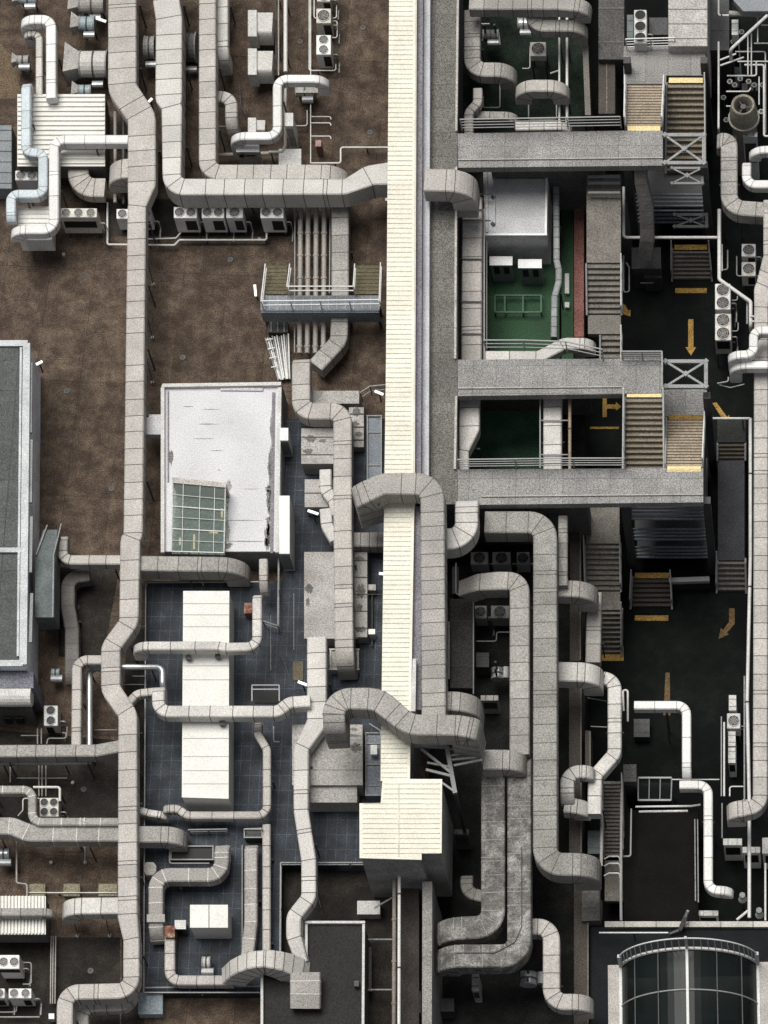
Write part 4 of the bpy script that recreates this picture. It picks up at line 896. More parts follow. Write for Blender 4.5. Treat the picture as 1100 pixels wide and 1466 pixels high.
for i, x in enumerate((56, 60.5, 66)):
    PIPE(('left', 'middle', 'right')[i] + ' thin pipe of the trio above the lower left condenser', [(x, 1096), (x, 1140)], .5, 1.8, PIPEG, g=0)
PIPE('white pipe frame around the lower left condenser', [(26, 1168), (33, 1160), (33, 1143), (57, 1143)], .5, 1.8, PIPEW, g=0)
PIPE('thin crank pipe falling from the slanting duct to the ribbed roof', [(24, 1200), (24, 1264), (39, 1266), (39, 1283)], .5, 2.6, PIPEG, g=0)
PIPE('thin horizontal pipe joining the olive pads', [(40, 1278), (168, 1278)], .3, 1.8, PIPEW, g=0)
PIPE('thin pipe loop on the brown roof below the slanting duct', [(72, 1212), (122, 1212), (122, 1236)], .3, 1.6, PIPEG, g=0)
for i, x in enumerate((73.5, 76.5, 80)):
    PIPE(('left', 'middle', 'right')[i] + ' of three thin pipes down to the white cube at lower left', [(x, 1340), (x - 1, 1437)], .4, 2, PIPEG, g=0, clips=2.4)
PIPE('white pipe crossing in front of the far stair tower', [(893, 268), (893, 340), (1030, 340)], -.4, 4.4, PIPEW, rin=.15)
PIPE('white pipe going down to the twin condensers and the right duct', [(1030, 300), (1030, 400), (1075, 432), (1075, 465)], -.3, 5.5, PIPEW, drop=(0, .6))
PIPE('dark pipe bundle beside the white pipe at the twin condensers', [(1037, 405), (1070, 432), (1070, 464)], -.6, 3, STEEL)
PIPE('white upright pipe at the left of the pipework court', [(1029, 60), (1029, 183)], .8, 3.2, PIPEW, drop=(0, 2))
PIPE('thin white upright pipe above the pipework court', [(1029, -20), (1029, 22), (1050, 22)], .8, 3, PIPEW, clips=1)
PIPE('thick slanting white pipe in the upper right corner', [(1046, 71), (1099, 22)], 1.8, 5, OFFW, drop=(1, 0))
PIPE('broad pale beam pipe across the upper right corner', [(1044, 19), (1130, 23)], 1.2, 8, MID)
PIPE('slanting white handle pipe, upper of the pair', [(1031, 86), (1054, 77)], 1.0, 2.8, PIPEW)
PIPE('slanting white handle pipe, lower of the pair', [(1031, 94), (1065, 82)], 1.0, 2.8, PIPEW)
for i, (pts, dpx) in enumerate(((((1053, 74), (1096, 74), (1096, 191)), 2.2), (((1056, 88), (1100, 88)), 2.2), (((1066, 93), (1094, 93), (1094, 195), (1130, 195)), 3.2), (((1076, 48), (1076, 107)), 2), (((1071, 50), (1071, 107)), 2), (((1080, 62), (1104, 62), (1104, 190)), 2), (((1041, 108.5), (1083, 108.5), (1083, 88)), 2.6), (((1040, 131), (1072, 131), (1075, 126)), 2.2), (((1085, 61), (1085, 10)), 1.8), (((1087, 110), (1087, 150)), 2), (((1040, 152), (1048, 152)), 2), (((1090, 36), (1130, 36)), 2))):
    PIPE(['thin white pipe looping right at the top of the pipework court', 'short level pipe inside the pipework court', 'thick white pipe bending right below the round stack', 'right of the close upright pipes in the pipework court', 'left of the close upright pipes in the pipework court', 'outer right loop pipe of the pipework court', 'pale pipe with corner above the round stack', 'small pipe with kinked end above the round stack', 'short upright pipe by the slanting thick pipe', 'short upright pipe right of the round stack', 'stub pipe left of the round stack', 'level stub pipe at the upper right edge'][i], pts, -.5 + .12 * i, dpx, PIPEW if i % 3 else OFFW)
PIPE('long white pipe down the right side of the yard', [(1074.5, 599), (1074.5, 800), (1070, 1000), (1073, 1150), (1073, 1314)], -1.0, 5, PIPEW, clips=5)
PIPE('thin steel pipe beside the long white pipe in the yard', [(1066, 968), (1066, 1150)], -1.8, 2.6, STEEL)
PIPE('slanting white strut at the foot of the long white pipe', [(1055, 1317), (1071, 1304)], -1.4, 4, PIPEW)
PIPE('white upright pipe beside the narrow dark flight', [(890, 1120), (889, 1280), (889.5, 1318)], -1.6, 4, RAILG, name='pipe')
PIPE('grey pipe left of the narrow dark flight', [(862, 1130), (861, 1240)], -1.2, 4.4, CONCL)
PIPE('white pipe loop beside the wavy pale duct', [(893, 1018), (892, 988), (899, 988), (899, 1033)], -1.4, 3, PIPEW)
PIPE('thin frame pipe left of the black flat roof', [(904, 1158), (903, 1226), (893, 1226)], -2.0, 2.4, RAILG)
PIPE('left of the two upright white pipes in the machine court', [(801, 14), (801, 175)], .2, 3, PIPEW, g=MZ)
PIPE('right of the two upright white pipes in the machine court', [(812, 14), (812, 176)], .2, 4, PIPEW, g=MZ)
PIPE('rusty pipe right of the dark square opening', [(816, 566), (816, 672)], 2.4, 4.6, mat('rusty pipe', (.30, .24, .18), .6, .3, .4, dirt=(.2, .10, .04, .8), scale=3), clips=3)
PIPE('thin upright pipe left of the straight duct in the opening', [(773.5, 572), (773.5, 670)], 2.4, 2.2, RAILG)
for i, y in enumerate((602, 651)):
    PIPE(('upper', 'lower')[i] + ' strap pipe over the straight duct in the opening', [(774, y), (815, y)], 2.3, 2, RAILG)
PIPE('pale pipe left of the gap duct running past the hut', [(693.5, 300), (693.5, 518)], 1.9, 2.2, RAILG)
PIPE('second pale pipe left of the green court', [(697, 345), (697, 500)], .8, 1.8, RAILG)
for i, y in enumerate((278, 300, 316, 371, 432, 478)):
    PIPE(['first', 'second', 'third', 'fourth', 'fifth', 'sixth'][i] + ' dark strap from the top over the gap duct', [(659, y), (703 if i in (0, 2) else 695, y)], 1.68, 1.9, PIPED, name='strap', cat='strap', group='dark straps over the gap duct')
PIPE('white vertical pipe and truss edge below the canopy end roof', [(572, 1228), (571, 1600)], 2.6, 4.4, PIPEW, clips=3)
PIPE('stained pipe just left of the white pipe below the canopy end', [(565, 1228), (563.5, 1600)], 2.3, 5.5, mat('stained pipe', (.20, .175, .15), .7, .3, .4), rings=1.7)
wall('dark wall beside the white pipe below the canopy end roof', [(574, 1232), (600, 1262), (600, 1600), (574, 1600)], 1.2, 0, mat('dark brown wall', (.045, .038, .034), .9, .4, .4))
wall('pale concrete beam below the canopy end roof', [(605, 1262), (619, 1262), (618, 1600), (604, 1600)], 2.4, MZ, mat('mid concrete', (.24, .23, .215), .85, .35, .25), name='concrete_beam')
for i, y in enumerate((1284, 1345, 1417)):
    PIPE(['slanting thin strut to the white plate', 'level strut beside the dark building, upper', 'level strut beside the dark building, lower'][i], [(527 if i else 536, y + (16 if i == 0 else 0)), (564, y)], 1.2, 2.6, STEEL, name='strut', cat='strut')
PIPE('thin grey line pipe at the far right of the lower yard', [(1096, 1236), (1096, 1318)], -1.6, 3, PIPEW)
PIPE('left of the rack pipes beside the small single fan unit', [(1033, 1026), (1033, 1140)], -2.2, 2, RAILG)
PIPE('right of the rack pipes beside the small single fan unit', [(1037, 1034), (1037, 1140)], -2.2, 2.8, PIPEW)
PIPE('bracket pipe from the rack under the hooked duct foot', [(1045, 1140), (1045, 1126), (1066, 1126)], -2.4, 2, PIPEW)
PIPE('thin blue grey tube along the dark flat roof', [(995, 1173), (996, 1290)], -2.2, 1.8, STEEL)
PIPE('second thin blue grey tube beside the dark flat roof', [(999, 1173), (1000, 1292)], -2.2, 1.8, STEEL)

PIPE('thin black cable snaking along the right of the parallel stained ducts', [(747, 1212), (747, 1327), (737, 1349), (709, 1364), (651, 1364), (630, 1369)], 2.29, 1.1, PIPED, name='cable', cat='cable', rin=.3)
BOX('red_valve', 'small red valve box near the pale hook duct on the tiles', 'box', (350, 864, 361, 878), 1.3, TZ + .01, mat('faded red', (.24, .13, .12), .8, .3, .3), lid=(RUST, .01, .03))
# ================================================================== CONDENSERS
TW = ((.45, .93, .2, .8),)
AC('wide triple fan condenser at the left end of the condenser row', 86, 298, 139, 311, 1.9, 1.55, 3, 1, front=((.06, .93, .25, .62),))
AC('condenser half hidden behind the long pale duct in the row', 167, 299, 217, 313, 1.3, 1.1, 3, 1, front=TW)
AC('twin fan condenser just right of the long duct in the row', 249, 296, 282, 312, 1.7, 1.4, 2, 1, front=TW)
AC('twin fan condenser in the middle of the row, close to its neighbour', 289, 296, 321, 312, 1.7, 1.4, 2, 1, front=TW)
AC('single fan condenser in the middle of the row', 324, 296, 348, 312, 1.7, 1.4, 1, 1, front=TW, sunk=.42)
AC('twin fan condenser at the right end of the row by the lagged pipes', 373, 296, 406, 312, 1.7, 1.4, 2, 1, front=TW)
AC('twin fan condenser under the left end of the ribbed white roof', 22, 244, 54, 258, 1.2, .9, 2, 1, front=())
AC('single fan condenser on the rack, middle of the three at the top', 453, 12, 474, 33, 1.5, 1.3, 1, 1)
AC('twin fan condenser on the rack, lowest of the three at the top', 453, 50, 474, 78, 1.5, 1.3, 1, 2)
AC('condenser cut by the upper edge, highest of the three on the rack', 454, -24, 473, 2, 1.5, 1.0, 1, 2)
AC('upper of two stacked twin fan condensers by the yellow arrow yard', 1024, 406, 1046, 443, -1.9, .9, 1, 2, g=YZ, front=(), sunk=.43)
AC('lower of two stacked twin fan condensers by the yellow arrow yard', 1024, 449, 1047, 487, -1.9, 1.4, 1, 2, g=YZ, front=((.1, .9, .1, .6),), sunk=.43)
AC('upper small condenser by the right hand long duct', 1062, 349, 1082, 367, -1.9, 1.0, 1, 1, g=YZ)
AC('lower small condenser by the right hand long duct', 1062, 375, 1082, 395, -1.9, 1.0, 1, 1, g=YZ)
AC('single fan condenser on tall legs in the machine court', 759, 60, 782, 80, .0, .5, 1, 1, g=MZ, front=())
for i, (x0, x1) in enumerate(((674, 699), (705, 731), (740, 758))):
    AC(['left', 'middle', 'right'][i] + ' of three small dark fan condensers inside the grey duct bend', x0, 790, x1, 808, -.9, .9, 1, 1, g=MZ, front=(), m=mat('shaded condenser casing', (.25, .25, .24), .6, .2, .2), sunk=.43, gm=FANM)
for i, (x0, x1) in enumerate(((680, 697), (703, 729))):
    AC(['narrow', 'wide'][i] + ' small dark fan condenser under the arched grey duct', x0, 867, x1, 885, -.9, .9, 1, 1, g=MZ, front=(), m=MATS['shaded condenser casing'], sunk=.43, gm=FANM)
AC('tall white unit with three black fans at the head of the far stairs', 908, 14, 926, 62, 2.7, .9, 1, 3, g=1.5, front=(), sunk=.42, dark=True, m=OFFW)
AC('single fan condenser among white boxes at the right of the yard', 1041, 1021, 1060, 1043, -2.8, .9, 1, 1, g=YZ, front=(), m=OFFW)
AC('twin fan condenser between the left building and narrow upright duct', 63, 1010, 83, 1039, 1.1, .9, 1, 2, front=((.1, .6, .2, .9),), gm=FANM)
AC('twin fan condenser inside the white pipe frame at lower left', 57, 1142, 84, 1169, 1.0, .8, 2, 2, front=(), gm=FANM)
AC('large twin fan condenser at the left edge near the bottom', -2, 1367, 28, 1387, 1.5, 1.3, 2, 1, front=((.0, .98, .05, .35),))
AC('twin fan condenser in the bottom left corner', 12.5, 1415, 45, 1429, 1.2, 1.1, 2, 1, front=((.6, .92, .25, .85),))
AC('condenser cut off by the left edge in the bottom corner', -24, 1415, 7, 1429, 1.2, 1.1, 2, 1, front=((.6, .92, .25, .85),))

# ================================================================== WHITE ROOFS, HOODS, FANS
RIBW = mat('roof rib', (.62, .60, .55), .55, .1, .15)
t = BOX('ribbed_roof', 'large ribbed white roof beside the long pale duct', 'roof', (26, 136, 150, 238), 1.7, .6, CONCD, lid=(WROOFP, .03, .04), ribs=(15, 'x', .055, .07, WROOFP, 'rib'))
for u in (.03, .97):
    for v in (.04, .96):
        q = bil(rect(26, 136, 150, 238, 1.7), u, v); bm = BM(); beam(bm, Vector((q.x, q.y, .59)), Vector((q.x, q.y, 0)), .12); link('post', bm, STEELD, t)
BOX('ribbed_roof', 'small white roofed plant box below the hooked white duct', 'roof', (27, 297, 74, 343), 1.75, .7, ACW, lid=(WROOFP, .04, .04), ribs=(7, 'x', .04, .03, OFFW, 'rib'), panels=((.2, .95, .15, .95, OFFW, 'panel'),))
t = BOX('ribbed_roof', 'ribbed white roof with upright ribs at the lower left edge', 'roof', (-60, 1284, 65, 1338), 1.7, .7, CONCD, lid=(WROOFP, .03, .04), ribs=(26, 'y', .07, .09, WROOFP, 'rib'))
for x0, x1 in ((42, 65), (91, 115), (141, 168)):
    BOX('concrete_pad', ['left', 'middle', 'right'][(42, 91, 141).index(x0)] + ' olive concrete pad in the row above the lower left branch duct', 'pad', (x0, 1265, x1, 1283), .25, .01, PAD, group='olive concrete pads')
def HOOD(label, x0, xm, x1, y0, y1, z=1.5, m=None):
    t = thing('intake_hood', label, 'hood', P((x0 + x1) / 2, y1, 0), 'pale intake hoods')
    bm = BM(); prism(bm, rect(x0, y0, xm, y1, z + .12), z - .95); bmesh.ops.bevel(bm, geom=bm.edges[:], offset=.02, segments=1, affect='EDGES'); link('flange_frame', bm, OFFW, t)
    bm = BM(); a, b = P(xm + .1, y0 + 4, z), P(x1, y0 + 4, z); w = (P(xm, y1 - 1, z) - P(xm, y0 + 4, z)).length
    n = 9; prof = []
    for k in range(n + 1):
        an = PI / 2 * k / n; prof.append((w * (.78 + .22 * math.sin(an)), -.85 * (1 - math.cos(an))))
    prof = [(0, 0)] + prof + [(0, -.85)]
    va = [bm.verts.new(a + Vector((0, -u, v))) for u, v in prof]; vb = [bm.verts.new(b + Vector((0, -u, v))) for u, v in prof]
    bm.faces.new(va); bm.faces.new(vb[::-1])
    for k in range(len(prof)): bm.faces.new((va[k], va[(k + 1) % len(prof)], vb[(k + 1) % len(prof)], vb[k]))
    link('hood_shell', bm, m or PALE, t)
    bm = BM()
    for q in (a + Vector((.1, -.15, -.85)), b + Vector((-.1, -.15, -.85)), a + Vector((.1, -w + .2, -.85)), b + Vector((-.1, -w + .2, -.85))): beam(bm, q, Vector((q.x, q.y, 0)), .06)
    link('leg_frame', bm, STEELD, t)
HOOD('upper pale intake hood right of the third duct', 355, 368, 391, 14, 52)
HOOD('lower pale intake hood right of the third duct', 355, 368, 391, 69, 107)
HOOD('small third intake hood tucked above the white Z duct', 355, 367, 380, 168, 190, 1.1)
def FAN(label, x, y, r, L, z=1.1, cone=1, axis=Vector((1, 0, 0)), m=None, motor=True):
    t = thing('inline_fan', label, 'fan', P(x, y, 0), 'inline extract fans')
    m = m or PALE; c = P(x, y, z); R = r / S; Ln = L / S
    bm = BM(); a = c - axis * Ln / 2; b = c + axis * Ln / 2
    ringtube(bm, [a, b], R, 20); link('drum', bm, m, t)
    for p in (a, b, c):
        bm = BM(); ringtube(bm, [p - axis * .03, p + axis * .03], R * 1.08, 20); link('drum_band', bm, STEEL if p is not c else STEELD, t)
    if cone:
        bm = BM(); k = a - axis * R * 1.1
        s = Vector((-axis.y, axis.x, 0)); u = Vector((0, 0, 1)); q = R * 1.25; r2 = R * .7
        hexa(bm, [a + s * r2 + u * r2 - axis * .04, a - s * r2 + u * r2 - axis * .04, a - s * r2 - u * r2 - axis * .04, a + s * r2 - u * r2 - axis * .04, k + s * q + u * q, k - s * q + u * q, k - s * q - u * q, k + s * q - u * q]); link('cone_hood', bm, CONCL, t)
    if motor:
        bm = BM(); p = c + axis * Ln * .15 - Vector((-axis.y, axis.x, 0)) * R * 1.5; ringtube(bm, [p - axis * .22 - Vector((0, 0, R * .4)), p + axis * .25 - Vector((0, 0, R * .4))], .16, 12); link('motor', bm, ALU, t)
    bm = BM()
    for s_ in (-1, 1):
        p = c + axis * Ln * .35 * s_; beam(bm, p + Vector((-axis.y, axis.x, 0)) * R * .8 - Vector((0, 0, R)), p - Vector((-axis.y, axis.x, 0)) * R * .8 - Vector((0, 0, R)), .06)
        beam(bm, p - Vector((0, 0, R)), Vector((p.x, p.y, 0)), .08)
    link('base_frame', bm, STEELD, t)
FAN('blue banded inline fan with a cone hood, left of the long duct, upper', 125, 34, 11, 22, 1.3, m=mat('blue drum paint', (.30, .36, .38), .5, .3, .3))
FAN('large banded drum fan with small cone hood, left of the long duct', 135, 92, 20, 40, 1.2)
FAN('small fan peeping out above the ribbed white roof', 122, 130, 9, 18, 1.0, m=MATS['blue drum paint'], motor=False)
FAN('grey drum fan at the upper edge, left of the long duct', 132, 6, 14, 36, 1.2, m=MID)
FAN('small fan below the nested hooked ducts', 33, 86, 7, 16, .9, m=MID)
FAN('small fan cut by the upper left edge', 40, -2, 8, 26, 1.0, m=MATS['blue drum paint'])
FAN('dark round drum between the two broad ducts', 215, 68, 17, 14, 1.0, 0, m=MID)
FAN('dark round drum right of the second broad duct', 272, 68, 22, 20, .7, 0, m=DARKD)
FAN('small extract fan beside the green grey enclosure', 80, 963, 5.5, 10, .8, 0, m=MATS['blue drum paint'])
FAN('small fan under the end of the white Z duct', 437, 131, 8, 26, .7, 0, m=MID)
FAN('shiny drum under the small pale S duct at the bottom', 757, 1402, 11, 16, -.6, 0, axis=Vector((0, 1, 0)), m=ALU)
FAN('shiny small drum inside the grey duct canyon', 712, 965, 8, 14, -1.0, 0, axis=Vector((0, 1, 0)), m=ALU)
FAN('shiny elbow fan at the top of the machine court', 750, 34, 9, 16, .2, 0, m=ALU)
FAN('little white fan at the right of the rusty cap on the tiles', 296, 1378, 8, 10, 1.3, 0, m=OFFW)
FAN('small dark fan under the upright court duct', 703, 50, 8, 22, -.9, 0, m=DARKD)
FAN('small fan at the lower left edge above the olive pads', 6, 1222, 8, 14, .8, 0, m=ALU)
BOX('rusty_cap', 'rusty red and white cap on top of the small elbow duct', 'cap', (236, 1326, 250, 1342), 1.75, TZ + .01, RUST, lid=(RUST, .02, .03))
BOX('white_housing', 'small white fan box beside the rusty cap', 'housing', (251, 1318, 266, 1330), 1.6, TZ + .01, STEELD, lid=(OFFW, .02, .03), panels=((.1, .6, .2, .8, BLACK, 'vent'),))
BOX('white_housing', 'tall white cabinet beside the lower bend of the white Z duct', 'housing', (408, 162, 420, 181), 2.0, .01, ACW, lid=(OFFW, .0, .03), panels=((.1, .9, .1, .9, MID, 'door_panel'),))
BOX('white_housing', 'flat white panel box above the end of the third duct', 'housing', (400, 214, 431, 236), .9, .01, OFFW, lid=(OFFW, .02, .03))
BOX('white_housing', 'white topped grey unit below the left end of the white Z duct', 'housing', (339, 208, 371, 218), 1.6, .3, CONCL, lid=(WHITE, .02, .04), panels=((.08, .3, .15, .35, BLACK, 'vent'), (.35, .8, .2, .28, BLACK, 'vent')))
BOX('grey_hopper', 'grey hopper box hanging by the fan under the white Z duct', 'housing', (424, 121, 455, 133), .9, .1, MID, lid=(MID, .02, .03), taper=.4)
BOX('red_cylinder_box', 'small faded red box beside the thin pipe rack', 'box', (452, 201, 460, 210), .9, .01, mat('faded red', (.24, .13, .12), .8, .3, .3), lid=(mat('faded red 2', (.34, .22, .2), .8, .3, .3), .0, .03))
BOX('roof_plinth', 'pale blue square plate at the foot of the tiled terrace', 'plate', (198, 1421, 233, 1452), .5, .01, mat('pale blue plate', (.28, .33, .35), .7, .3, .3), lid=(mat('pale blue plate', ()), .0, .01))
BOX('white_cube', 'tiny white cube at the end of three thin pipes', 'box', (70, 1451, 78, 1459), .4, .01, OFFW, lid=(WHITE, .0, .02))
BOX('round_plate', 'grey octagonal cap on the terrace edge', 'cap', [(209, 1234), (220, 1234), (224, 1239), (224, 1248), (219, 1253), (210, 1253), (206, 1248), (206, 1239)], 1.4, TZ, MID)
BOX('white_plate', 'white plate with a slanting strut on the dark brown roof', 'plate', (512, 1290, 544, 1309), .6, .01, CONCL, lid=(OFFW, .01, .02))
BOX('duct_socket', 'square socket frame at the foot of the snaking duct', 'frame', (473, 930, 514, 960), 1.2, TZ, MID, lid=(MID, .0, .03), rim=(2.5, .1, CONCL))
BOX('ground_plate', 'olive floor hatch on the tiles between the air handler and roof', 'hatch', (420, 947, 434, 974), TZ + .03, TZ + .003, mat('olive hatch', (.12, .10, .06), .8, .3, .3), rim=(1, .02, PIPED))
t = thing('hatch_frame', 'open steel hatch frame above the pale crossing duct', 'frame', P(380, 992, TZ))
for k, (a, b) in enumerate((((361, 981), (400, 981)), ((361, 981), (361, 1004)), ((400, 981), (400, 1004)), ((361, 987), (400, 987)))):
    bm = BM(); beam(bm, P(*a, TZ + .9 + .006 * k), P(*b, TZ + .9 + .006 * k), .05); link('rail', bm, RAILG, t)
bm = BM(); prism(bm, rect(364, 990, 398, 1006, TZ + .05), TZ + .004); link('opening', bm, BLACK, t)
BOX('pit', 'dark pit with a grey rim under the rounded branch on the tiles', 'frame', (245, 1212, 306, 1232), TZ + .25, TZ + .003, STEELD, rim=(1.6, .1, RAILG), top=BLACK)
BOX('steel_frame_box', 'dark steel cabinet with grey rim by the thin terrace ducts', 'frame', (350, 1188, 376, 1200), TZ + .5, TZ + .003, STEELD, rim=(1.4, .08, RAILG))
t = BOX('plant_unit', 'dark blue plant unit with steel frame beside the canopy, upper', 'frame', (526, 596, 547, 690), 1.0, .01, STEELB, rim=(1.8, .1, STEEL), ribs=(2, 'x', .05, .05, STEEL, 'frame_bar'))
t = BOX('plant_unit', 'dark plant unit with steel frame beside the canopy, lower', 'frame', (524, 1050, 547, 1140), 1.6, TZ, STEELB, rim=(1.6, .1, STEEL), ribs=(3, 'x', .05, .05, STEEL, 'frame_bar'))
BOX('valve_box', 'small white valve box on the lower dark plant unit', 'box', (531, 1067, 540, 1080), 1.9, 1.61, ACW, lid=(ACW, .01, .02))
BOX('valve_box', 'small white valve box beside the stained strip by the canopy', 'box', (528, 901, 537, 908), 1.4, TZ, ACW, lid=(ACW, .01, .02))
BOX('valve_box', 'small pale pump beside the stained strip by the canopy', 'box', (527, 837, 538, 845), 1.3, TZ, CONCL, lid=(CONCL, .01, .02))
# stile over the pipes
t = thing('stile', 'blue grey steel stile with olive steps crossing over the lagged pipes', 'stile', P(458, 440, 0))
z = 1.9
bm = BM(); prism(bm, [P(x, y, z) for x, y in R4(374, 423, 543, 445)], z - .14); link('platform', bm, STEELB, t)
for i in range(15):
    x = 374 + 169 * i / 14; bm = BM(); beam(bm, P(x, 424, z + .012), P(x, 444, z + .012), .03, .02); link('plate_joint', bm, RAILG, t)
bm = BM(); q = [P(374, 446, z), P(543, 446, z)]; hexa(bm, [q[0], q[1], q[1] - Vector((0, 0, .9)), q[0] - Vector((0, 0, .9)), q[0] + Vector((0, -.05, 0)), q[1] + Vector((0, -.05, 0)), q[1] + Vector((0, -.05, -.9)), q[0] + Vector((0, -.05, -.9))]); link('apron', bm, STEELB, t)
for (x0, x1) in ((380, 411), (509, 543)):
    bm = BM()
    for i in range(8):
        zz = z - .14 - i * .2; y0 = 421 - i * 5.2 + 0; prism(bm, [P(x, y, zz) for x, y in R4(x0, y0 - 4.6, x1, y0)], zz - .06)
    link('step_flight', bm, TREADO, t)
for pts in (((374, 430), (380, 378)), ((411, 410), (415, 378)), ((506, 410), (508, 378)), ((543, 432), (545, 376)), ((411, 410), (506, 410)), ((374, 431), (543, 429))):
    for k in range(2):
        bm = BM(); u = Vector((0, 0, -.4 * k)); e = 1.7 if pts[1][1] < 400 and pts[1][1] != pts[0][1] else z + .8
        beam(bm, P(*pts[0], z + .8) + u, P(*pts[1], e) + u, .045); link('handrail', bm, RAILW, t)
for (x, y) in ((374, 431), (543, 429), (458, 430), (416, 431), (500, 430), (411, 410), (506, 410)):
    bm = BM(); p = P(x, y, z + .8); beam(bm, p, p - Vector((0, 0, .8)), .045); link('post', bm, RAILW, t)
for (x, y) in ((377, 443), (540, 443), (377, 425), (540, 425)):
    bm = BM(); p = P(x, y, z - .14); beam(bm, p, Vector((p.x, p.y, 0)), .1); link('leg', bm, STEELD, t)
t = thing('ladder_stack', 'stack of pale scaffold poles and ladders leaning by the lagged pipes', 'poles', P(398, 510, 0))
for i in range(11):
    f = i / 10; bm = BM(); beam(bm, P(380 + 33 * f, 484 - 5 * f + random.uniform(-2, 2), .25 + random.uniform(0, .2)), P(399 + 16 * f, 543 - 2 * f + random.uniform(-2, 2), .15 + random.uniform(0, .2)), .055); link('pole', bm, RAILW if i % 3 else STEEL, t)
for i in range(4):
    bm = BM(); beam(bm, P(381 + i * 2.5, 487 + i * 13, .5), P(391 + i * 2.5, 485 + i * 13, .5), .045); link('rung', bm, RAILW, t)
BOX('scrap_box', 'dark jumble of boxes under the left end of the stile', 'box', (384, 458, 412, 476), .5, .01, STEELD, lid=(CONCD, .02, .03), ribs=(3, 'y', .05, .05, RAILG, 'strap'))
# truss beside the canopy
t = thing('steel_truss', 'grey steel truss bracket sticking out beside the canopy under the arched duct', 'truss', P(640, 1110, MZ))
z = 4.2
for a, b, w_ in (((577, 1067), (640, 1069), .14), ((603, 1072), (648, 1108), .1), ((640, 1069), (652, 1136), .17), ((640, 1073), (686, 1071), .08), ((646, 1082), (686, 1074), .08), ((646, 1088), (686, 1084), .08), ((650, 1096), (690, 1088), .08), ((610, 1102), (650, 1112), .1), ((612, 1092), (645, 1098), .08), ((632, 1120), (652, 1134), .08)):
    bm = BM(); k = .011 * len(t.children); beam(bm, P(*a, z - k), P(*b, z - k), w_); link('member', bm, RAILG if w_ < .13 else STEEL, t)
bm = BM(); p = P(652, 1136, z - .1); beam(bm, p, Vector((p.x, p.y, MZ)), .12); link('post', bm, STEELD, t)
# dark plant boxes on the lower roof
for i, (sh, zt, m, lab) in enumerate((((645, 858, 677, 985), -.2, mat('dusty roof ledge', (.055, .052, .05), .85, .45, .35), 'long dusty roof ledge between the canopy duct and the small fans'),
        ((648, 812, 657, 850), -.6, STEELD, 'narrow dark steel post box beside the arched grey duct'),
        ((682, 935, 700, 955), -1.2, STEELD, 'dark low plant box in the duct canyon'),
        ((689, 996, 713, 1003), -.7, CONCL, 'small pale shelf bracket in the duct canyon'),
        ((650, 1188, 671, 1195), -.4, CONCD, 'small grey bracket plate left of the parallel ducts'),
        ((676, 1394, 686, 1418), -.6, CONCL, 'small pale hanging box below the parallel ducts'),
        ((628, 1430, 650, 1448), -1.2, STEELD, 'dark plant box at the bottom beside the concrete beam'),
        ((584, 1420, 602, 1450), 1.0, CONCD, 'grey concrete block at the bottom left of the concrete beam'),
        ((908, 1030, 930, 1055), YZ + .5, STEELD, 'dark square floor unit in the yard under the white bent duct'),
        ((1044, 996, 1054, 1017), -2.8, OFFW, 'white box above the single fan unit at the right of the yard'),
        ((1043, 1048, 1053, 1068), -2.8, OFFW, 'upper white box below the single fan unit at the right'),
        ((1043, 1071, 1053, 1092), -2.8, OFFW, 'lower white box below the single fan unit at the right'),
        ((1036, 1201, 1062, 1210), -2.6, OFFW, 'white topped dark unit below the hooked duct foot'),
        ((1064, 1213, 1088, 1221), -2.6, OFFW, 'flat white box crossed by the long white pipe'),
        ((1092, 1200, 1130, 1222), -2.6, OFFW, 'white box at the right edge below the hooked duct'),
        ((1000, 1304, 1028, 1311), -2.9, OFFW, 'long white box by the foot of the lower white duct'),
        ((1048, 29, 1057, 50), .2, OFFW, 'white upright box in the pipework court'),
        ((1064, 190, 1084, 196), -.6, WHITE, 'small white box below the round stack'),
        ((905, 355, 946, 385), -2.6, STEELD, 'dark machine cabinet below the ribbon duct'),
        ((922, 372, 946, 398), -3.2, mat('grey cabinet', (.05, .052, .05), .7, .3, .3), 'grey green cabinet by the foot of the ribbon duct'),
        ((1016, -40, 1044, 72), -.6, STEELD, 'dark gridded tank beside the pale block roof'),
        ((930, 26, 956, 50), 1.9, STEELD, 'dark cabinet right of the three black fans'),
        ((898, 22, 907, 54), 1.9, GREENBOX, 'dark green cabinet left of the three black fans'),
        ((893, 1095, 911, 1119), -1.6, CONCD, 'grey block at the head of the narrow dark flight'),
        ((842, 1190, 862, 1222), -1.4, GREENBOX, 'grey green box left of the narrow dark flight'),
        ((838, 1290, 862, 1316), -1.8, STEELD, 'dark box under the rounded end of the outer duct'),
        ((1062, 120, 1088, 130), -2.6, STEELD, 'dark base unit above the round stack'),
        ((1064, 1145, 1078, 1150), -2.9, OFFW, 'small white box beside the hooked duct foot'),
        ((590, 1188, 600, 1194), -.4, CONCD, 'unused'))):
    if lab == 'unused': continue
    zb = MZ if sh[0] < 862 and sh[0] > 605 else (0 if sh[0] < 605 else YZ)
    if sh[0] in (930, 898): zb = 1.2
    BOX('plant_box', lab, 'plant box', sh, zt, zb + .01, m if m is not OFFW else ACW, lid=(m, .015, .03), panels=((.1, .9, .15, .6, BLACK if m is OFFW else STEELD, 'side_panel'),), ribs=(2, 'x' if sh[3] - sh[1] > sh[2] - sh[0] else 'y', .03, .015, SEAM if m is not OFFW else SEAMW, 'joint'))
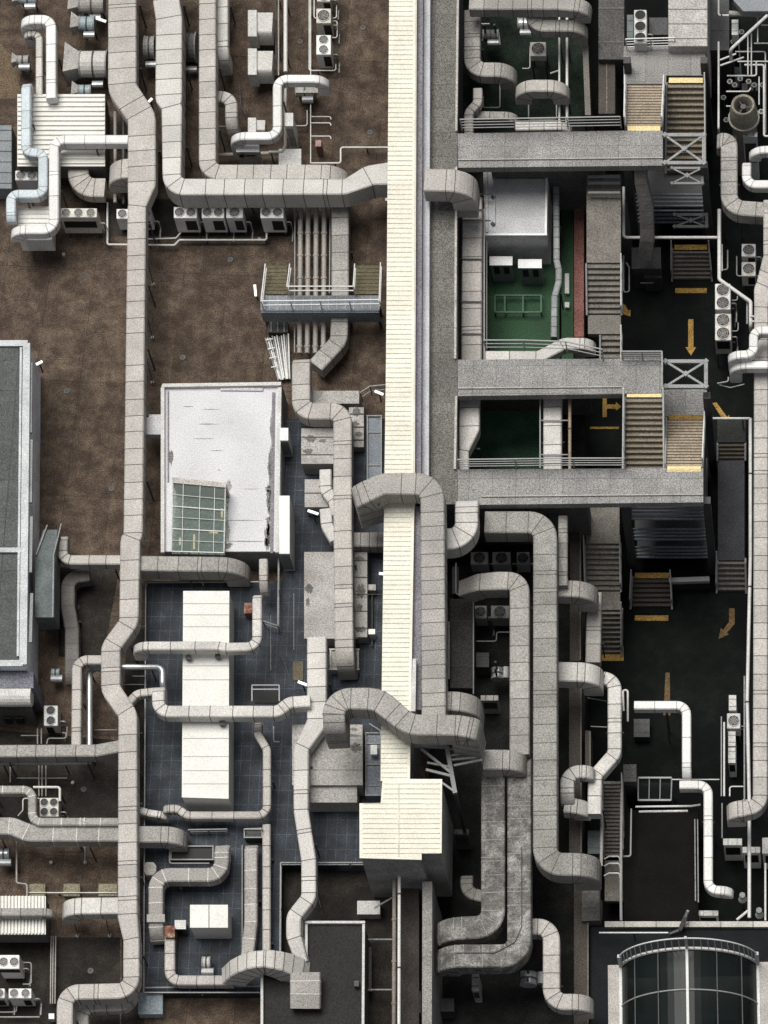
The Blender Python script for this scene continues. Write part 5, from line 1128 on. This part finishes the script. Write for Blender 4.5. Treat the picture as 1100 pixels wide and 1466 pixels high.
# round stack
t = thing('exhaust_stack', 'round pale exhaust stack with a dark mouth in the pipework court', 'stack', P(1062, 190, YZ))
c = P(1064, 149, 1.2)
prof = [(.58, 1.2), (.50, .95), (.42, .9), (.40, .5)]
bm = BM()
n = 28; prof = [(.30, .55), (.40, 1.14), (.47, 1.2), (.50, 1.14), (.58, .55), (.60, -.35), (.52, -.42), (.52, YZ)]
R_ = [[bm.verts.new(Vector((c.x + r * math.cos(2 * PI * k / n), c.y + r * math.sin(2 * PI * k / n), zz))) for k in range(n)] for r, zz in prof]
for a, b in zip(R_, R_[1:]):
    for k in range(n): bm.faces.new((a[k], a[(k + 1) % n], b[(k + 1) % n], b[k]))
bm.faces.new(R_[0]); bm.faces.new(R_[-1])
link('barrel', bm, mat('stained beige stack', (.36, .33, .27), .7, .35, .4, dirt=(.14, .12, .1, .7), scale=2), t, smooth=False)
bm = BM(); cyl(bm, c, .29, .56, .57, 20); link('mouth', bm, BLACK, t)
for k in range(3): bm = BM(); e = Vector((math.cos(k * 2.1), math.sin(k * 2.1), 0)); beam(bm, Vector((c.x, c.y, .9)), Vector((c.x, c.y, .9)) + e * .38, .05); link('spider_arm', bm, STEELD, t)
bm = BM(); cyl(bm, c, .12, .7, 1.0, 12); link('hub', bm, FANM, t)
bm = BM(); annulus(bm, c, .59, .66, -.1, .02, 28); link('band', bm, MID, t)
BOX('panel_canopy', 'blue grey panel canopy cut by the upper right corner', 'roof', [(1050, 0), (1064, 16), (1120, 16), (1120, -60), (1050, -60)], 2.0, 1.6, mat('blue grey panel 2', (.22, .235, .25), .6, .3, .25))
# pipework court: dark valves
for i, (x, y) in enumerate(((1045, 117), (1052, 122), (1060, 113), (1072, 117), (1080, 122), (1036, 140), (1090, 160), (1040, 172), (1092, 122), (1050, 60), (1062, 46), (1073, 72))):
    t = thing('valve', ['black valve wheel left above the stack', 'second black valve wheel above the stack', 'valve wheel nearest above the stack mouth', 'valve wheel above right of the stack mouth', 'valve wheel beside the right loop pipes', 'valve wheel beside the left upright pipe', 'valve wheel right of the stack barrel', 'valve wheel below left of the stack', 'valve wheel inside the thick right bend', 'valve wheel beside the white upright box', 'valve wheel by the slanting thick pipe', 'valve wheel between the close upright pipes'][i], 'valve', P(x, y, -1.6), 'valves of the pipework court')
    c = P(x, y, -1.3); bm = BM(); annulus(bm, c, .07, .12, -1.32, -1.26, 14); link('wheel', bm, CONCL if i % 3 == 0 else STEEL, t)
    bm = BM(); cyl(bm, c, .05, -2.2, -1.25, 8); link('stem', bm, STEELD, t)
    bm = BM(); beam(bm, c + Vector((-.11, 0, .02)), c + Vector((.11, 0, .02)), .03, .02); link('spoke', bm, STEEL, t)
# lamps: bare white tube lights on short arms
for lab, a, b, z in (('white tube light left of the stile', (365, 408), (366.5, 424), .9), ('white tube light beside the upper dark plant unit', (537, 560), (549, 565), 2.2), ('slanting white tube light beside the snaking duct', (441, 731), (456, 736), 1.8), ('slanting white tube light left of the terrace duct', (427, 976), (440, 981), 1.8), ('small white floodlight on the left building wall', (52, 522), (61, 517.5), 3.4), ('small white tube light beside the canopy, by the stained strip', (543, 821), (551, 822), 2.2), ('white tube lamp beside the canopy at the canopy side duct', (552, 285), (557, 286), 1.2), ('long white tube light on the dark terrace above the glass vault', (858, 1335.5), (957, 1335.5), -.4), ('little slanting white light beside the long duct jog', (213, 146), (218, 141), 1.6), ('white tube bar beside the upper fan of the long duct', (138, 26), (152, 31), 1.8)):
    t = thing('tube_light', lab, 'lamp', P(*a, z - .3), 'white tube lights')
    p, q = P(*a, z), P(*b, z); bm = BM(); beam(bm, p, q, .10 if (q - p).length < 1.2 else .05, .07); link('tube', bm, LAMP if (q - p).length < 1.2 else RAILW, t)
    bm = BM(); m_ = (p + q) / 2; beam(bm, m_ - Vector((0, 0, .05)), m_ - Vector((0, 0, .9 if z > 0 else .75)), .05); link('arm', bm, STEELD, t)
# floodlights on the white roof
for i, (x, y) in enumerate(((312, 938), (270, 940), (318, 1034))):
    t = thing('floodlight', ['black floodlight on the white roof just below the hook duct, right', 'black floodlight at the left rim of the long white roof', 'small dark floodlight below the middle crossing duct'][i], 'floodlight', P(x, y, 2.55), 'dark floodlights on the white roof')
    bm = BM(); prism(bm, rect(x - 4, y - 2, x + 4, y + 4, 2.85), 2.62, taper=.25); link('lamp_head', bm, PIPED, t)
    bm = BM(); p = P(x, y - 1, 2.75); beam(bm, p, p + Vector((0, .35, -.15)), .04); link('bracket', bm, STEELD, t)
RAIL('steel railing along the left and bottom edge of the tiled terrace', [(371, 833), (209, 834), (206, 1421), (372, 1421)], TZ + .35, .35, 1, RAILG, 2.5)
RAIL('pale railing along the lower terrace edge and down the side of the tiles', [(550, 1235), (402, 1235), (401, 1365)], TZ + .5, .5, 2, STEEL, 1.6)
RAIL('blue steel railing along the right wall of the white building', [(399, 792), (398, 896), (377, 889)], TZ + .6, .6, 2, STEEL, 1.6)
RAIL('grey railing above the bend of the snaking duct by the canopy', [(516, 562), (530, 553), (551, 551)], 1.4, .9, 2, STEEL, 1.2)
RAIL('thin rail inside the tiles below the thin terrace bend', [(270, 1188), (325, 1187)], TZ + .5, .5, 2, RAILG, 1.0)
RAIL('thin rail on the tiles near the steel cabinet', [(350, 1187), (375, 1186)], TZ + .9, .9, 2, RAILG, 1.0)
# lower right yard
bm = BM(); prism(bm, [P(x, y, -1.0) for x, y in R4(866, 1319, 1260, 1327)], YZ); tag(link('wall_coping', bm, gridded('pale coping stone', (.47, .45, .41), .5, 1.27, 3.0, .03, rough=.8, grain=.25, stain=.25)), 'pale stone coping along the edge between dark yard and terrace', 'wall')
t = thing('lamp_post', 'black lamp post leaning over the pale coping', 'lamp post', P(978, 1330, -1.2))
bm = BM(); beam(bm, P(974, 1331, -.9), P(982, 1312, -.6), .16, .12); link('post', bm, PIPED, t)
bm = BM(); beam(bm, P(982, 1312, -.56), P(985, 1304, -.3), .10, .1); link('lamp_head', bm, STEEL, t)
bm = BM(); beam(bm, P(959, 1337, -1.05), P(974, 1331, -.95), .08, .08); link('base_arm', bm, PIPED, t)
t = thing('glass_shed', 'small dark glass lean to with pale frame in the yard', 'shed', P(938, 1160, YZ), None)
q = [P(914, 1114, -2.2), P(962, 1114, -2.2), P(961, 1146, -2.6), P(914, 1146, -2.6)]
bm = BM(); hexa(bm, q + [p - Vector((0, 0, .04)) for p in q]); link('glass_roof', bm, GLASS, t)
for u in (0, .33, .66, 1): bm = BM(); k = Vector((0, 0, .03)); beam(bm, bil(q, u, 0) + k, bil(q, u, 1) + k, .05 if u in (0, 1) else .035, .05); link('glazing_bar', bm, RAILG, t)
for v in (0, 1): bm = BM(); k = Vector((0, 0, .036)); beam(bm, bil(q, 0, v) + k, bil(q, 1, v) + k, .07, .06); link('frame_bar', bm, RAILG, t)
bm = BM(); prism(bm, [Vector((p.x, p.y, -2.75)) for p in q], YZ + .02); link('walls', bm, STEELD, t)
PIPE('pale rail in front of the small dark glass lean to', [(910, 1155), (990, 1154), (1003, 1152)], -2.5, 3, RAILW, name='rail_bar', cat='rail')
PIPE('second pale rail in front of the small dark glass lean to', [(915, 1162), (985, 1161)], -2.6, 3.4, OFFW, name='rail_bar', cat='rail')
PIPE('thin level line pipe behind the lower white duct', [(962, 1116), (1030, 1116)], -2.6, 1.8, RAILW)
t = thing('small_fitting', 'white cone shaped fitting left of the long white pipe foot', 'fitting', P(1063, 1290, YZ))
c = P(1063, 1283, -2.9); bm = BM(); cyl(bm, c, .17, -3.3, -2.9, 12, .08); link('cone', bm, OFFW, t); bm = BM(); cyl(bm, c, .12, -2.89, -2.75, 12); link('cap', bm, STEEL, t); bm = BM(); cyl(bm, c, .05, YZ, -3.3, 8); link('stem', bm, STEELD, t)
t = thing('small_fitting', 'white cone shaped fitting right of the long white pipe foot', 'fitting', P(1086, 1310, YZ))
c = P(1087, 1304, -2.6); bm = BM(); cyl(bm, c, .17, -3.1, -2.7, 12, .08); link('cone', bm, OFFW, t); bm = BM(); cyl(bm, c, .12, -2.69, -2.5, 12); link('cap', bm, STEEL, t); bm = BM(); cyl(bm, c, .05, YZ, -3.1, 8); link('stem', bm, STEELD, t)
# glass barrel vault in the lower right corner
def vault():
    zs = -.1
    L0, R0 = P(889, 1386, zs), P(1085, 1382, zs)
    half = (R0 - L0).length / 2; ctr = (L0 + R0) / 2; ax = (R0 - L0).normalized(); bk = Vector((ax.y, -ax.x, 0))
    if bk.y > 0: bk = -bk
    rise = 2.1; Rr = (half * half + rise * rise) / (2 * rise); a0 = math.asin(half / Rr); Ln = 9.0
    t = thing('glass_vault', 'dark glass barrel vault roof with arched white rail in the lower right corner', 'glass roof', Vector((ctr.x, ctr.y, -1.2)))
    def pt(f, d, e=0):
        a = -a0 + 2 * a0 * f; return ctr + ax * (Rr * math.sin(a)) + Vector((0, 0, Rr * math.cos(a) - Rr + rise + e)) + bk * d
    n = 28
    bm = BM()
    for i in range(n):
        hexa(bm, [pt(i / n, 0), pt((i + 1) / n, 0), pt((i + 1) / n, Ln), pt(i / n, Ln), pt(i / n, 0, -.04), pt((i + 1) / n, 0, -.04), pt((i + 1) / n, Ln, -.04), pt(i / n, Ln, -.04)])
    link('glass_roof', bm, GLASS, t)
    def arch(d, e, w, nm, m, r0=0, r1=1):
        bm = BM(); ringtube(bm, [pt(r0 + (r1 - r0) * i / n, d, e) for i in range(n + 1)], w / 2, 6); link(nm, bm, m, t)
    arch(-.05, .06, .13, 'edge_arch', OFFW); arch(-.05, 1.3, .06, 'arched_rail', RAILW)
    for d in (1.6, 3.3, 5.0, 6.7): arch(d, .03, .06, 'glazing_rib', RAILG)
    for i in range(27): bm = BM(); f = i / 26; beam(bm, pt(f, -.05, .1), pt(f, -.05, 1.28), .03); link('baluster', bm, RAILW, t)
    for f, m, w in ((0, RAILW, .12), (.5, RAILW, .1), (1, RAILW, .12)):
        bm = BM(); beam(bm, pt(f, -.1, .1), pt(f, Ln, .1), w, .12); link('ridge_bar', bm, m, t)
    for f in (.18, .34, .66, .82): bm = BM(); beam(bm, pt(f, 0, .04), pt(f, Ln, .04), .04, .05); link('glazing_bar', bm, STEELD, t)
    bm = BM(); beam(bm, pt(.5, -.05, .06), pt(.5, -.05, 1.4), .1); link('post', bm, OFFW, t)
    for f in (0, 1): bm = BM(); beam(bm, pt(f, -.05, -.9), pt(f, -.05, 1.35), .13); link('post', bm, OFFW, t)
    for s, f in ((-1, 0), (1, 1)):
        bm = BM(); o = ctr + ax * (s * (half + .28)); prism(bm, [o + ax * u + bk * v + Vector((0, 0, .1)) for u, v in ((-.22, -.1), (.22, -.1), (.22, Ln), (-.22, Ln))], -1.19); link('side_wall', bm, CONCL, t)
        bm = BM(); o = ctr + ax * (s * (half + .1)); 
    # inside, seen through the glass
    bm = BM(); prism(bm, [ctr + ax * u + bk * v + Vector((0, 0, -1.0)) for u, v in ((-half, .1), (half, .1), (half, Ln), (-half, Ln))], -1.15); link('floor_inside', bm, mat('vault floor', (.05, .055, .05), .6, .3, .3), t)
    bm = BM(); prism(bm, [ctr + ax * u + bk * v + Vector((0, 0, .9)) for u, v in ((-1.25, .3), (-.15, .3), (-.15, Ln), (-1.25, Ln))], -.99); link('inner_wall', bm, mat('inner wall', (.15, .175, .17), .7, .3, .2), t)
    for u0, u1, v0, v1 in ((.2, 2.0, 1.8, 2.1), (1.75, 2.0, 2.1, 4.5), (-2.1, -1.7, 1.8, 4.5)):
        bm = BM(); prism(bm, [ctr + ax * u + bk * v + Vector((0, 0, -.3)) for u, v in ((u0, v0), (u1, v0), (u1, v1), (u0, v1))], -.99); link('inner_frame', bm, mat('inner frame', (.12, .15, .135), .7, .3, .2), t)
    for u, v, w, m_ in ((-.7, 3.2, .9, RUST), (.3, 3.6, .5, PAD), (1.5, 3.4, .5, RUST)):
        bm = BM(); prism(bm, [ctr + ax * (u + a) + bk * (v + b) + Vector((0, 0, .95 if u < 0 else -.6)) for a, b in ((-w / 2, 0), (w / 2, 0), (w / 2, .6), (-w / 2, .6))], .91 if u < 0 else -.99); link('planter', bm, mat('terracotta', (.26, .13, .08), .8, .3, .3), t)
vault()
# debris and fixings on the roofs
bmn = 0
for i, (x, y) in enumerate(((220, 409), (219, 485), (219, 549), (112, 1341), (158, 1341), (74, 1236), (123, 1236), (92, 366), (105, 1122), (372, 344))):
    t = thing('roof_anchor', ['pale guy wire anchor beside the long duct, first from the top', 'pale guy wire anchor beside the long duct, second from the top', 'pale guy wire anchor beside the long duct, third from the top', 'left anchor stub under the lower left branch duct', 'right anchor stub under the lower left branch duct', 'left anchor stub below the slanting cross duct', 'right anchor stub below the slanting cross duct', 'small stub beside the white roofed plant box', 'small stub above the narrow stepped duct', 'small stub beside the right end condenser'][i], 'anchor', P(x, y, 0), 'guy wire anchors on the brown roof')
    c = P(x, y, .0); bm = BM(); cyl(bm, c, .07, .004, .16, 10); link('stub', bm, CONCL, t)
    if i < 5:
        bm = BM(); beam(bm, P(x, y, .12), P(x - 9, y - 36, 1.9), .03); link('guy_wire', bm, PIPED, t)


# ================================================================== SMALL CLUTTER
CL = [('thin pipe along the brown roof above the narrow stepped duct', [(24, 1114), (96, 1114)], .3, 1.6, PIPEG),
('short upright pipe stub at the left edge above the stepped duct', [(15, 1098), (15, 1120)], .4, 1.8, PIPEG),
('bent thin pipe beside the condenser near the left building', [(67, 1065), (69, 1057), (95, 1057), (95, 1049), (89, 1049)], .4, 2, PIPEG),
('left of two short upright pipes below the left building', [(54, 1043), (54, 1065)], .4, 2, PIPEG),
('right of two short upright pipes below the left building', [(59.5, 1043), (59.5, 1065)], .4, 2, PIPEG),
('level pipe below the rounded canopy of the left building', [(30, 1053), (56, 1053)], .4, 1.6, PIPEG),
('thin wire line crossing the gap right of the bright round pipe', [(135, 1045), (168, 1045)], .4, 1.4, RAILG),
('thin level wire between the long duct and terrace rail, lower', [(171, 980), (210, 980)], .9, 1.4, RAILG),
('thin level wire between the long duct and terrace rail, upper', [(196, 897), (208, 896)], .9, 1.4, RAILG),
('thin level wire between the long duct and terrace rail, middle', [(190, 968), (208, 968)], .9, 1.4, RAILG),
('pipe loop at the side of the large condenser in the lower left', [(32, 1378), (45, 1378), (45, 1409), (33, 1409)], .6, 1.8, RAILG),
('upper of two level pipes below the corner condensers', [(-10, 1449), (24, 1449), (24, 1440)], .3, 2, PIPEG),
('lower of two level pipes below the corner condensers', [(-10, 1456), (57, 1456)], .3, 2.2, PIPEG),
('thin frame line across the canyon beside the wavy pale duct, upper', [(841, 999), (869, 1004)], -.8, 1.6, RAILG),
('thin frame line across the canyon beside the wavy pale duct, lower', [(846, 1040), (869, 1041)], -.8, 1.6, RAILG),
('L shaped pipe by the arched grey duct start', [(653, 806), (653, 851), (677, 851), (677, 858)], -.2, 2.2, RAILG),
('stepped thin pipe below the two small fan condensers', [(682, 918), (711, 918), (711, 905), (730, 905)], -1.0, 1.8, RAILG),
('pale upright pipe along the dusty ledge, right side', [(678, 860), (678, 994)], 0, 2, RAILG),
('pale upright pipe along the dusty ledge, left side', [(643, 890), (643, 972)], .2, 1.8, RAILG),
('long thin pipe down from the hooked duct foot at right', [(1034, 1150), (1034, 1200)], -2.6, 2, RAILG),
('small pipe corner in the machine court by the single fan', [(748, 98), (759, 98), (759, 66)], -.6, 1.8, RAILW),
('short slanting pipe right of the machine court single fan', [(788, 105), (800, 101)], -.4, 2.4, RAILW),
('level stub at the left of the machine court', [(689, 34), (701, 34)], -.6, 1.8, RAILW),
('thin frame pipe loop in the machine court behind the bent duct', [(690, 58), (714, 42), (716, 64)], -.9, 2, RAILG),
('low frame pipe in the machine court beside the jogged duct', [(692, 138), (692, 154), (716, 154), (716, 120)], -1.0, 1.8, RAILG),
('rectangular frame pipe behind the short rounded duct', [(757, 140), (757, 171), (797, 171), (797, 140), (757, 140)], -1.2, 2, RAILG),
('pipe loop at the foot of the ribbon duct', [(893, 366), (893, 418), (901, 418), (901, 383), (897, 376)], -2.6, 2, RAILG),
('bent pipe by the grey green cabinet', [(917, 405), (934, 405), (946, 396)], -3.6, 2, RAILG),
('short double pipe right of the far bottom steps, left', [(1034, 350), (1034, 388)], -1.4, 2, RAILW),
('short double pipe right of the far bottom steps, right', [(1042, 358), (1042, 386), (1034, 386)], -1.4, 2, RAILG),
('thin loop pipe left of the small right condensers', [(1055, 367), (1055, 395), (1062, 395)], -2.0, 2, RAILG),
('small bracket pipe right of the upper stacked condenser', [(1048, 430), (1056, 430), (1056, 424)], -2.2, 1.8, RAILG),
('small bracket pipe right of the lower stacked condenser', [(1048, 474), (1057, 474), (1057, 462)], -2.2, 1.8, RAILG),
('drooping black cable below the white straight duct at right', [(1030, 551), (1046, 555), (1058, 552), (1066, 550)], -3.4, 1.6, STEEL),
('pale bracket left of the white straight duct at right', [(1027, 549), (1043, 546), (1043, 540)], -3.2, 2.4, RAILG),
('upper white pipe of the pair at the white double bend', [(1074, 453), (1130, 453)], -.2, 3, PIPEW),
('lower white pipe of the pair at the white double bend', [(1074, 460), (1130, 460)], -.3, 3, PIPEW),
('thin pipe line behind the stained strip by the canopy', [(527, 792), (527, 868)], 1.0, 1.8, RAILG),
('thin strut reaching the canopy over the stained strip', [(508, 851), (550, 851)], 1.7, 1.2, PIPED),
('upright pipe between the stained strip and the canopy', [(533, 850), (533, 925)], 1.0, 2, PIPED),
('long pipe rising beside the lower dark plant unit', [(529, 1036), (545, 1046), (546, 1140)], 1.9, 2, RAILG),
('pair of pipes on the terrace by the thin wavy duct, left', [(392, 1040), (392, 1062), (400, 1062)], 1.3, 1.8, RAILG),
('dark cable across the tiles beside the olive hatch', [(404, 940), (412, 962), (421, 990)], .83, 1.4, PIPED),
('white cable run down the tiles right of the hook duct', [(388, 880), (388, 960)], .84, 1.0, STEEL),
('white cable run down the tiles beside the small floor hatch', [(421, 850), (421, 930)], .84, 1.0, STEEL),
('thin pipe beside the straight grey duct on the tiles', [(347, 1210), (347, 1360)], .95, 1.6, RAILG),
('thin cable along the foot of the inverted U duct', [(207, 1190), (205, 1320)], 1.0, 2, PIPED),
('guard pipe along the lower terrace edge by the elbow duct', [(208, 1414), (372, 1412)], 1.0, 2, RAILG),
('dark thin pipe on the dark brown roof under the canopy end', [(448, 1256), (460, 1300)], .2, 1.2, PIPED),
('short pale pipe by the steel wall of the dark building', [(530, 1356), (530, 1420)], .6, 5, CONCD),
('thin dark crack cover on the brown roof right of the long duct', [(291, 344), (291, 392)], .03, 1.2, PIPED),
('pale frame pipe around the pit on the tiles', [(243, 1209), (243, 1236), (300, 1236)], 1.15, 2, RAILG),
('small hose by the tall white cabinet', [(421, 186), (431, 206), (426, 214)], .3, 2, PIPED),
('slender pipe beside the short elbow branch of the third duct', [(343, 120), (345, 150), (352, 164)], .3, 1.6, PIPED)]
for lab, pts, z, dpx, m in CL:
    PIPE(lab, pts, z, dpx, m, group='thin pipes and cables')

for i, (x, y) in enumerate(((120, 395), (262, 512), (160, 700), (96, 560), (330, 372), (520, 40), (530, 190), (470, 120), (430, 60), (110, 870), (120, 1130), (130, 1390))):
    t = thing('roof_drain', ['round drain in the open brown roof left of the long duct, upper', 'round drain on the brown roof above the white building', 'round drain beside the long duct, level with the skylight', 'round drain near the right wall of the left building', 'round drain on the brown roof near the stile', 'round drain near the top by the canopy', 'round drain beside the thin pipe by the canopy', 'round drain below the lower rack condenser', 'round drain left of the pipe rack at the top', 'round drain in the dark roof area by the twisted duct', 'round drain on the dark roof area above the slanting duct', 'round drain on the dark roof area near the bottom bend'][i], 'drain', P(x, y, .006), 'round drains in the roof felt')
    c = P(x, y, .0); bm = BM(); annulus(bm, c, .07, .12, .007, .035, 14); link('rim', bm, PIPED, t)
    bm = BM(); cyl(bm, c, .068, .007, .016, 14); link('grate', bm, STEELD, t)

# ================================================================== LIGHT
w = bpy.data.worlds.new('World'); SC.world = w; w.use_nodes = True
nt = w.node_tree; bg = nt.nodes['Background']
sky = nt.nodes.new('ShaderNodeTexSky'); sky.sky_type = 'NISHITA'; sky.sun_disc = False
EL, AZ = math.radians(72), math.radians(-32)      # from the north north-west
sky.sun_elevation = EL; sky.sun_rotation = AZ; sky.air_density = 1.0; sky.dust_density = 3.0; sky.ozone_density = 1.0
hs = nt.nodes.new('ShaderNodeHueSaturation'); hs.inputs['Saturation'].default_value = .25
nt.links.new(sky.outputs[0], hs.inputs['Color']); nt.links.new(hs.outputs[0], bg.inputs[0]); bg.inputs[1].default_value = .066
sun = bpy.data.lights.new('sun', 'SUN'); so = bpy.data.objects.new('sun', sun); COL.objects.link(so)
sun.energy = 3.2; sun.angle = math.radians(36); sun.color = (1, .975, .925)
d = Vector((math.sin(AZ) * math.cos(EL), math.cos(AZ) * math.cos(EL), math.sin(EL)))
so.rotation_euler = d.to_track_quat('Z', 'Y').to_euler(); so.location = d * 60
SC.view_settings.view_transform = 'Standard'; SC.view_settings.look = 'None'; SC.view_settings.gamma = 1
SC.view_settings.exposure = 0.15
SC.cycles.max_bounces = 6; SC.cycles.diffuse_bounces = 3
dups = {k: v for k, v in LABELS.items() if v > 1}
if dups: print('DUPLICATE LABELS', dups)
for k in LABELS:
    if not 4 <= len(k.split()) <= 16: print('LABEL LENGTH', k)
